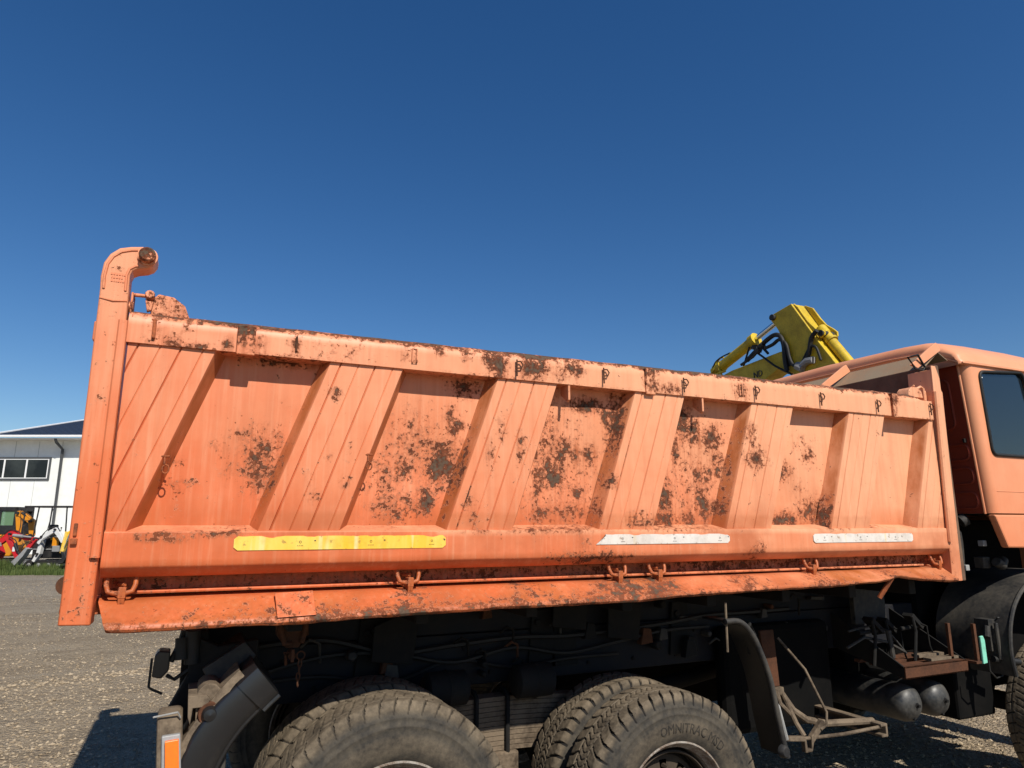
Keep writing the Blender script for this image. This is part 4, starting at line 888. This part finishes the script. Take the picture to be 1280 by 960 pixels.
# ------------------------------------------------------------------ yellow excavator beyond the truck
E_=thing('yellow_excavator','yellow excavator with folded boom standing behind the dump truck','excavator',(7.56,8.6,gz(7.56,8.6)))
stick=[(4.134,4.725),(4.142,4.765),(4.12,4.80),(4.08,4.82),(3.749,4.876),(3.318,4.18),(3.122,3.889),(2.60,3.05),(2.02,1.95),(2.10,1.85),(2.25,1.9),(3.35,3.2),(3.70,3.70),(3.831,3.925),(3.93,4.16),(3.965,4.297),(3.971,4.44),(4.02,4.56),(4.065,4.639)]
b=MB(); b.prism(stick,'x',7.40,7.70); ST=b.build('stick','excavator_yellow',E_,bevel=.008)
b=MB(); b.prism([(3.735,4.88),(3.60,4.80),(3.49,4.62),(3.40,4.50),(3.30,4.42),(3.24,4.36),(3.24,4.30),(3.30,4.28),(3.36,4.30),(3.45,4.40)],'x',7.64,7.67); b.prism([(3.735,4.88),(3.66,4.80),(3.52,4.56),(3.40,4.42),(3.30,4.38),(3.26,4.34),(3.27,4.30),(3.34,4.27),(3.45,4.40)],'x',7.43,7.46); b.build('stick_ear','excavator_yellow',ST,bevel=.005)
b=MB(); b.tube([(7.36,4.085,4.765),(7.74,4.085,4.765)],.045,12); b.tube([(7.41,3.31,4.33),(7.69,3.31,4.33)],.04,12); b.build('pivot_pin','excavator_dark',ST,40)
b=MB(); b.tube([(7.55,3.36,4.36),(7.55,3.10,3.98),(7.55,2.7,3.40)],.068,14); b.tube([(7.55,3.42,4.44),(7.55,3.34,4.33)],.075,14); b.tube([(7.55,3.27,4.25),(7.55,3.25,4.22)],.082,14); b.tube([(7.55,2.7,3.4),(7.55,2.3,2.8)],.035,10); b.build('bucket_cylinder','excavator_yellow',E_,40)
# boom
boom=[(3.78,4.02),(3.80,4.16),(3.90,4.24),(4.05,4.245),(5.023,4.176),(6.0,4.0),(7.0,3.55),(7.9,2.6),(8.3,1.75),(8.05,1.6),(7.5,2.2),(6.7,3.0),(5.8,3.45),(4.6,3.80),(4.30,3.92),(4.05,4.02),(3.95,3.9),(3.84,3.9)]
b=MB(); b.prism(boom,'x',7.42,7.68); BM=b.build('boom','excavator_yellow',E_,bevel=.01)
b=MB(); b.tube([(7.38,3.87,4.06),(7.72,3.87,4.06)],.07,14); b.build('boom_pin','excavator_dark',BM,40)
tv,tf=text_geo('ND',.135,.004); sl=math.atan2(4.176-4.245,5.023-4.05)
b=MB(); b.add([(7.416-p.z,4.575-(p.x*math.cos(sl)-p.y*math.sin(sl)*0)*.9,3.955+p.y+(p.x*.05)) for p in tv],tf); b.build('lettering','letters_dark',BM)
# stick cylinder above the boom
A=Vector((7.55,5.56,4.27)); B=Vector((7.55,4.085,4.765)); d=(B-A)
b=MB(); b.tube([A,A+d*.62],.083,16); b.tube([A+d*.59,A+d*.655],.105,16); b.tube([A+d*.10,A+d*.14],.092,16)
cy=b.build('stick_cylinder','excavator_yellow',E_,40)
b=MB(); b.tube([A+d*.65,A+d*.97],.040,14); b.build('piston_rod','chrome',cy,40)
b=MB(); b.tube([A+d*.64+Vector((0,0,-.06)),A+d*.60+Vector((-.02,-.03,-.13))],.05,10); b.build('cylinder_gland','excavator_dark',cy,40)
b=MB(); b.tube([A+Vector((-.02,.02,.08)),A+d*.12+Vector((-.02,0,.14)),A+d*.16+Vector((0,0,.12))],.016,6); b.tube([A+d*.02+Vector((-.09,.1,-.1)),A+d*.06+Vector((-.09,0,-.02)),A+d*.09+Vector((-.05,0,.1))],.014,6); b.tube([A+d*.13+Vector((-.08,0,-.06)),A+d*.19+Vector((-.08,0,-.25))],.018,6); b.tube([A+Vector((-.09,.1,-.09)),A+Vector((-.09,-.35,-.06))],.02,6)
b.build('pipe_guard','excavator_yellow',cy,40)
# hoses
hs=[[(5.56,4.28),(5.48,4.40),(5.34,4.46),(5.12,4.49)],[(4.70,4.48),(4.80,4.30),(4.88,4.15)],[(4.62,4.24),(4.45,4.33),(4.32,4.40),(4.18,4.46),(4.05,4.49),(3.95,4.44),(3.90,4.30),(3.90,4.10),(3.88,3.92)],[(4.40,4.30),(4.30,4.22),(4.10,4.05),(3.90,3.92),(3.80,3.86)],[(4.25,4.34),(4.10,4.36),(3.97,4.40),(3.86,4.30),(3.82,4.1),(3.76,3.98),(3.62,3.93)],[(3.62,3.93),(3.50,4.05),(3.42,4.28),(3.32,4.36)],[(3.60,4.0),(3.46,4.16),(3.36,4.14),(3.30,3.95)],[(4.35,4.3),(4.33,4.36),(4.28,4.34),(4.2,4.25)]]
for q,r in zip(hs,(.012,.014,.034,.016,.026,.03,.018,.02)):
    b=MB(); b.tube([(7.50 if r<.015 else 7.36,y,z) for y,z in smooth_path(q,6)],r,8); b.build('hydraulic_hose','rubber_hose',E_,50)
b=MB(); b.tube([(7.36,4.75,4.20),(7.36,4.5,4.27),(7.36,4.4,4.33)],.022,8); b.tube([(7.36,4.42,4.32),(7.36,4.36,4.36)],.05,8); b.tube([(7.36,4.33,4.38),(7.36,4.28,4.41)],.045,8); b.build('steel_pipe','excavator_dark',E_,40)
b=MB(); b.tube([(7.36,3.66,3.93),(7.36,3.52,3.99),(7.36,3.42,3.98)],.05,8); b.tube([(7.36,3.70,3.96),(7.36,3.60,3.90)],.06,8); b.build('swivel_joint','machine_grey',E_,40)
# house, cab, tracks, bucket
zz=gz(7.5,8.6)
b=MB(); b.prism([(7.4,1.15),(10.6,1.15),(10.75,1.4),(10.7,2.15),(9.9,2.25),(9.0,2.2),(7.6,2.1),(7.4,1.9)],'x',6.35,8.75); b.build('house','excavator_yellow',E_,bevel=.05)
b=MB(); b.prism([(7.2,1.2),(8.7,1.2),(8.8,2.9),(8.6,3.0),(7.7,3.0),(7.35,2.4)],'x',7.85,8.75); cb=b.build('excavator_cab','excavator_dark',E_,bevel=.05)
b=MB(); b.prism([(7.4,1.9),(8.5,1.9),(8.55,2.8),(7.75,2.8)],'x',8.752,8.756); b.build('cab_window','window_glass',cb)
b=MB(); b.lathe([(0,0),(.65,0),(.65,.3),(0,.3)],(7.56,8.7,.85),'z',28); b.build('turntable','excavator_dark',E_,40)
b=MB(); b.box(6.9,8.2,7.6,9.8,.45,.86); b.build('track_frame','excavator_dark',E_,bevel=.04)
for x in (6.25,8.35):
    b=MB(); pl=[]
    for i in range(13): a=-math.pi/2+math.pi*i/12; pl.append((10.2+.40*math.cos(a),.43+.40*math.sin(a)))
    for i in range(13): a=math.pi/2+math.pi*i/12; pl.append((7.1+.40*math.cos(a),.43+.40*math.sin(a)))
    b.prism(pl,'x',x,x+.55); tk=b.build('track','excavator_dark',E_,bevel=.02)
    for i in range(18):
        b=MB(); y=7.1+i*.18; b.box(x-.02,x+.57,y,y+.05,.828,.86); b.build('track_pad','excavator_dark',tk)
b=MB(); b.prism([(2.0,1.95),(2.45,1.9),(3.0,1.3),(3.3,.62),(3.1,.2),(2.75,.06),(2.4,.30),(2.55,.8),(2.2,1.5)],'x',7.1,8.0); b.build('bucket','excavator_dark',E_,bevel=.02)

# ------------------------------------------------------------------ background across the yard (frame: r to the right, f away)
RZ=YAW-math.pi/2
def bgp(r,f): 
    return (CAM.x+math.sin(YAW)*r+math.cos(YAW)*f,CAM.y-math.cos(YAW)*r+math.sin(YAW)*f)
def bthing(name,label,cat,r,f,group=None,z=0.):
    x,y=bgp(r,f); o=thing(name,label,cat,(x,y,z),RZ,group); return o
class BB(MB):
    def to(s,t,name,mat,parent=None,smooth=None,bevel=0):
        mx=Matrix.Translation((CAM.x,CAM.y,0))@Matrix.Rotation(RZ,4,'Z'); s.v=[tuple(mx@Vector(p)) for p in s.v]
        return s.build(name,mat,parent or t,smooth,bevel)
# warehouse: wall front at f=45
Wt=bthing('warehouse','white metal warehouse with a dark blue roof and a row of windows','building',-26,45)
b=BB(); b.box(-52,-4,45,62,-.2,7.40); wl=b.to(Wt,'wall','wall_white')
for i in range(16):
    b=BB(); r=-36.0+1.55*i; b.box(r-.015,r+.015,44.985,44.999,0,7.3); b.to(Wt,'panel_joint','joint_grey',wl)
b=BB(); b.add([(-33.8,44.0,7.60),(-3,44.0,7.60),(-3,62,12.2),(-33.8,62,12.2),(-33.8,44.0,7.50),(-3,44.0,7.50),(-3,62,12.1),(-33.8,62,12.1)],[(0,1,2,3),(7,6,5,4),(0,4,5,1),(1,5,6,2),(2,6,7,3),(3,7,4,0)]); rf=b.to(Wt,'roof','roof_blue')
for i in range(40):
    b=BB(); r=-33.6+.5*i; b.add([(r,44.0,7.60),(r+.06,44.0,7.60),(r+.06,62,12.2),(r,62,12.2),(r,44.0,7.66),(r+.06,44.0,7.66),(r+.06,62,12.26),(r,62,12.26)],[(0,1,5,4),(4,5,6,7),(0,4,7,3),(1,2,6,5)]); b.to(Wt,'roof_seam','roof_blue',rf)
b=BB(); b.add([(-34.0,43.95,7.52),(-33.75,43.95,7.52),(-33.75,62,12.12),(-34.0,62,12.12),(-34.0,43.95,7.70),(-33.75,43.95,7.70),(-33.75,62,12.28),(-34.0,62,12.28)],[(0,1,5,4),(4,5,6,7),(0,4,7,3),(1,2,6,5),(0,3,2,1),(2,3,7,6)]); b.to(Wt,'verge_trim','trim_white',rf)
b=BB(); b.box(-52,-4,43.9,44.02,7.46,7.60); b.to(Wt,'gutter','trim_white',rf,bevel=.02)
b=BB(); b.box(-52,-4,44.02,45,7.38,7.42); b.to(Wt,'soffit','trim_white',rf)
def win_unit(r0,r1,z0,z1,mull):
    b=BB(); t=.12
    b.box(r0-t,r1+t,44.93,44.998,z1,z1+t); b.box(r0-t,r1+t,44.93,44.998,z0-t,z0); b.box(r0-t,r0,44.93,44.998,z0,z1); b.box(r1,r1+t,44.93,44.998,z0,z1)
    fr=b.to(Wt,'window','trim_grey')
    b=BB(); tt=.05; b.box(r0,r1,44.94,44.99,z1-tt,z1); b.box(r0,r1,44.94,44.99,z0,z0+tt)
    for m in [r0+tt/2]+mull+[r1-tt/2]: b.box(m-.05,m+.05,44.94,44.99,z0+tt,z1-tt)
    b.to(Wt,'mullion','trim_white',fr)
    ed=[r0]+mull+[r1]
    for a,c in zip(ed,ed[1:]):
        b=BB(); b.box(a+.05,c-.05,44.965,44.985,z0+tt,z1-tt); b.to(Wt,'pane','window_glass',fr)
win_unit(-36.4,-30.52,4.86,6.14,[-34.9,-33.45,-31.98])
win_unit(-22.4,-16.52,4.86,6.14,[-20.9,-19.45,-17.98])
b=BB(); b.tube([(-29.75,44.1,7.36),(-29.75,44.25,7.15),(-29.68,44.85,6.75),(-29.66,44.88,0)],.09,10); b.to(Wt,'downpipe','trim_grey',smooth=40)

# compact excavators in a row in front of the warehouse
GRP='compact excavators parked by the warehouse'
def tracks(t,r,f,w,l,dx=0,ang=0,mat='machine_black'):
    for s in (-1,1):
        b=BB(); pl=[]; hl=l/2-.2
        for i in range(9): a=-math.pi/2+math.pi*i/8; pl.append((r+hl+.2*math.cos(a),.25+.2*math.sin(a)))
        for i in range(9): a=math.pi/2+math.pi*i/8; pl.append((r-hl+.2*math.cos(a),.25+.2*math.sin(a)))
        b.prism(pl,'y',f+s*w/2-.12,f+s*w/2+.12); tk=b.to(t,'track',mat,bevel=.01)
        for k in range(4):
            b=BB(); b.lathe([(0,-.135),(.07,-.135),(.09,-.12),(.09,.12)],(r-hl+k*2*hl/3,f+s*w/2,.25),'y',12); b.to(t,'track_roller','machine_grey',tk,40)
def armbar(t,name,pts,f,w,h,mat,parent=None):
    """box section following points in the r-z plane"""
    b=BB(); P=[Vector((p[0],p[1])) for p in pts]; up=[]; lo=[]
    for i in range(len(P)):
        d=(P[min(i+1,len(P)-1)]-P[max(i-1,0)]).normalized(); nn=Vector((-d.y,d.x)); hh=h[i] if isinstance(h,list) else h
        up.append(P[i]+nn*hh/2); lo.append(P[i]-nn*hh/2)
    b.prism([tuple(p) for p in up]+[tuple(p) for p in reversed(lo)],'y',f-w/2,f+w/2); return b.to(t,name,mat,parent,bevel=.012)
def rod(t,a,c,f,r,mat='chrome',name='ram'):
    b=BB(); A=Vector((a[0],f,a[1])); B=Vector((c[0],f,c[1])); b.tube([A,A.lerp(B,.55)],r,8); b.tube([A.lerp(B,.5),B],r*.55,8); return b.to(t,name,mat,smooth=40)
def bucket(t,r,z,f,s,mat='machine_grey',flip=1):
    b=BB(); b.prism([(r,z),(r+.22*s*flip,z-.05*s),(r+.34*s*flip,z-.3*s),(r+.2*s*flip,z-.55*s),(r-.08*s*flip,z-.6*s),(r+.10*s*flip,z-.42*s),(r+.12*s*flip,z-.2*s)],'y',f-.22*s,f+.22*s); return b.to(t,'bucket',mat,bevel=.015)
def blade(t,r,f,w):
    b=BB(); b.prism([(r,.06),(r+.06,.06),(r+.02,.25),(r+.07,.42),(r,.42),(r-.05,.25)],'y',f-w/2,f+w/2); b.to(t,'dozer_blade','machine_grey',bevel=.01)
def joint(t,r,z,f,rad=.05):
    b=BB(); b.tube([(r,f-.13,z),(r,f+.13,z)],rad,10); b.to(t,'pivot_pin','machine_black',smooth=40)
def hose(t,pts,f,rad=.018):
    b=BB(); b.tube([(p[0],f,p[1]) for p in smooth_path(pts,5)],rad,6); b.to(t,'hydraulic_hose','machine_black',smooth=50)
# red machine
t=bthing('compact_excavator','red compact excavator with its boom folded down to the grass','excavator',-20.6,27.2,GRP)
tracks(t,-20.7,27.2,1.1,1.7); b=BB(); b.prism([(-21.5,.5),(-20.1,.5),(-20.0,.75),(-20.2,1.15),(-21.4,1.2)],'y',26.7,27.7); b.to(t,'body','red_paint',bevel=.04)
b=BB(); b.box(-21.35,-21.3,26.75,26.8,1.2,2.3); b.box(-20.6,-20.55,26.75,26.8,1.15,2.3); b.box(-21.35,-21.3,27.6,27.65,1.2,2.3); b.box(-20.6,-20.55,27.6,27.65,1.15,2.3); b.box(-21.45,-20.45,26.65,27.75,2.3,2.36); b.to(t,'canopy','machine_black',bevel=.01)
armbar(t,'boom',[(-20.2,.95),(-19.75,1.22),(-19.36,1.54),(-19.15,1.56)],27.0,.16,[.2,.22,.24,.14],'red_paint')
armbar(t,'boom_link',[(-19.30,1.50),(-18.75,1.33),(-18.30,1.30)],26.95,.14,[.18,.14,.10],'red_paint')
armbar(t,'stick',[(-19.42,1.40),(-19.15,.98),(-18.86,.48)],26.85,.13,[.2,.17,.12],'red_paint')
armbar(t,'dipper',[(-18.30,1.32),(-18.55,.95),(-18.82,.47)],26.8,.13,[.14,.16,.12],'red_paint')
rod(t,(-19.2,1.45),(-18.5,1.38),26.82,.06,'machine_grey'); rod(t,(-19.05,1.15),(-18.75,.62),26.75,.05,'machine_black')
b=BB(); b.box(-19.13,-19.03,26.775,26.78,.85,1.02,mx=None); b.to(t,'decal','white_paint')
armbar(t,'grab_arm',[(-20.3,.75),(-19.9,1.0),(-19.55,1.12)],26.7,.10,.16,'machine_grey')
armbar(t,'bucket',[(-18.45,.98),(-18.62,.72),(-18.90,.40)],26.72,.3,[.10,.16,.20],'machine_grey')
for r,z,f in ((-19.38,1.5,26.95),(-18.33,1.31,26.85),(-18.84,.49,26.8),(-20.15,.98,27.0)): joint(t,r,z,f)
hose(t,[(-20.1,1.1),(-19.7,1.42),(-19.35,1.68),(-18.9,1.50),(-18.6,1.42)],26.88); hose(t,[(-19.3,1.4),(-19.0,1.25),(-18.85,.9)],26.72); hose(t,[(-18.35,1.25),(-18.62,1.12),(-18.75,.8),(-18.7,.6)],26.68)
for k in range(5): b=BB(); b.box(-21.3+.22*k,-21.18+.22*k,26.69,26.70,.8,1.0); b.to(t,'grille_slot','machine_black')
# white machine with canopy
t=bthing('compact_excavator','black canopied compact excavator with a white boom','excavator',-19.0,29,GRP)
tracks(t,-18.9,29,1.1,1.6); b=BB(); b.prism([(-19.55,.52),(-18.3,.52),(-18.2,.8),(-18.3,1.35),(-19.4,1.35),(-19.55,1.0)],'y',28.5,29.5); b.to(t,'body','machine_black',bevel=.04)
b=BB(); b.box(-20.08,-18.2,28.45,29.6,2.56,2.62); cp=b.to(t,'canopy','machine_black',bevel=.015)
for r0,r1 in ((-20.05,-20.12),(-19.50,-19.62),(-18.96,-19.02),(-18.35,-18.3)):
    b=BB(); b.tube([(r0,28.5,2.56),(r1,28.55,1.35)],.028,8); b.to(t,'canopy_post','machine_black',cp,40)
b=BB(); b.tube([(-20.05,28.5,2.02),(-19.55,28.5,2.0)],.012,6); b.tube([(-18.92,28.5,2.5),(-19.05,28.5,1.6)],.012,6); b.to(t,'grab_rail','machine_black',cp)
b=BB(); b.box(-19.45,-19.05,28.8,29.2,1.36,1.5); b.box(-19.47,-19.06,29.15,29.25,1.5,1.86); b.to(t,'seat','seat_black',bevel=.05)
armbar(t,'boom',[(-19.10,1.10),(-18.97,1.36),(-18.62,1.58),(-18.42,1.66)],28.2,.16,[.12,.16,.17,.2],'white_paint')
armbar(t,'stick',[(-18.48,1.68),(-18.28,1.45),(-18.05,1.08)],28.15,.13,[.2,.17,.10],'white_paint')
armbar(t,'swing_post',[(-19.26,.40),(-19.10,.72),(-19.0,1.40)],28.3,.2,[.12,.16,.12],'white_paint')
b=BB(); b.box(-18.62,-18.45,28.25,28.45,1.0,1.36); b.to(t,'side_cover','amber_paint',bevel=.02)
b=BB(); b.box(-18.56,-18.28,28.2,28.44,.78,1.02); b.to(t,'tool_box','machine_grey',bevel=.02)
b=BB(); b.box(-18.85,-18.66,28.485,28.495,1.24,1.32); b.to(t,'decal','strip_yellow')
blade(t,-19.75,29,1.1)
for r,z,f in ((-18.98,1.38,28.2),(-18.44,1.66,28.15),(-18.06,1.1,28.12),(-19.1,.7,28.25)): joint(t,r,z,f,.045)
rod(t,(-18.95,1.2),(-18.6,1.48),28.1,.04,'machine_grey'); hose(t,[(-19.05,1.3),(-18.8,1.62),(-18.45,1.8),(-18.25,1.6)],28.1)
for k,r in enumerate((-18.8,-18.7,-18.55)): b=BB(); b.tube([(r,28.6,1.35),(r+.04*(k-1),28.55,1.72)],.014,6); b.tube([(r+.04*(k-1),28.55,1.70),(r+.04*(k-1),28.55,1.76)],.028,8); b.to(t,'control_lever','machine_black')
b=BB(); b.box(-19.5,-18.35,28.47,28.49,.86,.90); b.to(t,'body_line','machine_grey')
# black cab machine with amber boom
t=bthing('compact_excavator','black cabbed compact excavator with an amber boom','excavator',-21.6,30,GRP)
tracks(t,-21.7,30,1.3,1.9); b=BB(); b.prism([(-22.6,.55),(-21.1,.55),(-20.95,.9),(-21.05,1.45),(-22.6,1.45)],'y',29.4,30.6); b.to(t,'body','amber_paint',bevel=.05)
b=BB(); r0,r1,z0,z1=-22.25,-21.05,1.45,2.60
for (a,c) in ((r0,r0+.12),(r0+.45,r0+.55),(r1-.1,r1)): b.box(a,c,29.4,29.5,z0,z1)
b.box(r0,r1,29.4,30.5,z1-.18,z1); b.box(r0,r1,29.42,29.5,z0,z0+.38); b.box(r0,r1,30.4,30.5,z0,z1); cb=b.to(t,'cab','machine_black',bevel=.02)
for (a,c) in ((r0+.12,r0+.45),(r0+.55,r1-.1)):
    b=BB(); b.box(a,c,29.45,29.46,z0+.38,z1-.18); b.to(t,'cab_window','green_glass',cb)
armbar(t,'boom',[(-20.72,1.02),(-20.80,1.6),(-20.90,2.28),(-20.86,2.40)],29.4,.18,[.16,.2,.26,.2],'amber_paint')
armbar(t,'stick',[(-20.90,2.36),(-20.62,2.20),(-20.30,1.98),(-20.21,1.40)],29.35,.15,[.2,.22,.26,.18],'amber_paint')
rod(t,(-20.75,2.36),(-20.38,2.10),29.3,.05,'machine_black'); rod(t,(-20.68,1.2),(-20.55,1.9),29.3,.045,'machine_black')
bucket(t,-20.2,1.35,29.35,.9,'machine_black'); blade(t,-20.7,30,1.3)
for r,z,f in ((-20.89,2.34,29.35),(-20.30,2.0,29.3),(-20.21,1.42,29.3)): joint(t,r,z,f,.06)
hose(t,[(-20.75,1.3),(-20.72,1.9),(-20.78,2.48),(-20.5,2.35),(-20.25,2.15)],29.28)
# yellow machine half hidden behind the truck post
t=bthing('compact_excavator','yellow compact excavator behind the truck rear post','excavator',-15.9,27.4,GRP)
tracks(t,-16.0,27.4,1.1,1.7); b=BB(); b.prism([(-16.6,.5),(-15.2,.5),(-15.1,.8),(-15.2,1.3),(-16.5,1.3)],'y',26.9,27.9); b.to(t,'body','strip_yellow',bevel=.04)
b=BB(); b.box(-16.4,-16.35,26.95,27.0,1.3,2.2); b.box(-15.4,-15.35,26.95,27.0,1.3,2.2); b.box(-16.5,-15.3,26.9,27.9,2.2,2.26); b.box(-16.4,-16.35,27.8,27.85,1.3,2.2); b.box(-15.4,-15.35,27.8,27.85,1.3,2.2); b.to(t,'canopy','machine_black')
armbar(t,'boom',[(-16.4,.9),(-16.9,1.35),(-17.2,1.56)],27.0,.15,[.2,.2,.16],'strip_yellow')
armbar(t,'stick',[(-17.18,1.58),(-17.24,1.2),(-17.32,.78)],26.95,.13,[.2,.18,.12],'strip_yellow')
bucket(t,-17.3,.85,26.95,.8,'machine_black'); rod(t,(-17.05,1.5),(-17.2,1.0),26.86,.035)

# ------------------------------------------------------------------ grass verge in front of the machines
b=MB(); tone=[]
def blades(r,f,h,n):
    for _ in range(n):
        x,y=bgp(r+random.gauss(0,.06),f+random.gauss(0,.06)); z=gz(x,y)-.01; a=random.random()*6.28; hh=h*random.uniform(.6,1.25); lean=random.uniform(0,.45)*hh
        wx,wy=.011*math.cos(a),.011*math.sin(a); lx,ly=lean*math.sin(a),lean*math.cos(a)
        b.add([(x-wx,y-wy,z),(x+wx,y+wy,z),(x+wx*.6+lx*.4,y+wy*.6+ly*.4,z+hh*.6),(x-wx*.6+lx*.4,y-wy*.6+ly*.4,z+hh*.6),(x+lx,y+ly,z+hh)],[(0,1,2,3),(3,2,4)]); t=random.random(); tone.extend([t*.6,t*.6,t*.8,t*.8,t])
for i in range(5200):
    r=random.uniform(-26,-9); f=25.9+2.6*random.random()**1.3+.25*N3(r*.8,0,0)
    blades(r,f,.20+.10*N3(r*.9,f*.9,2)+.10*(f>27.2),5)
for i in range(500): blades(random.gauss(-19.6,.35),random.gauss(26.5,.2),.5,4)
o=b.build('grass_verge','grass',attrs={'tone':tone},recalc=False); tag(o,'strip of rough green grass along the yard edge','grass',kind='stuff')
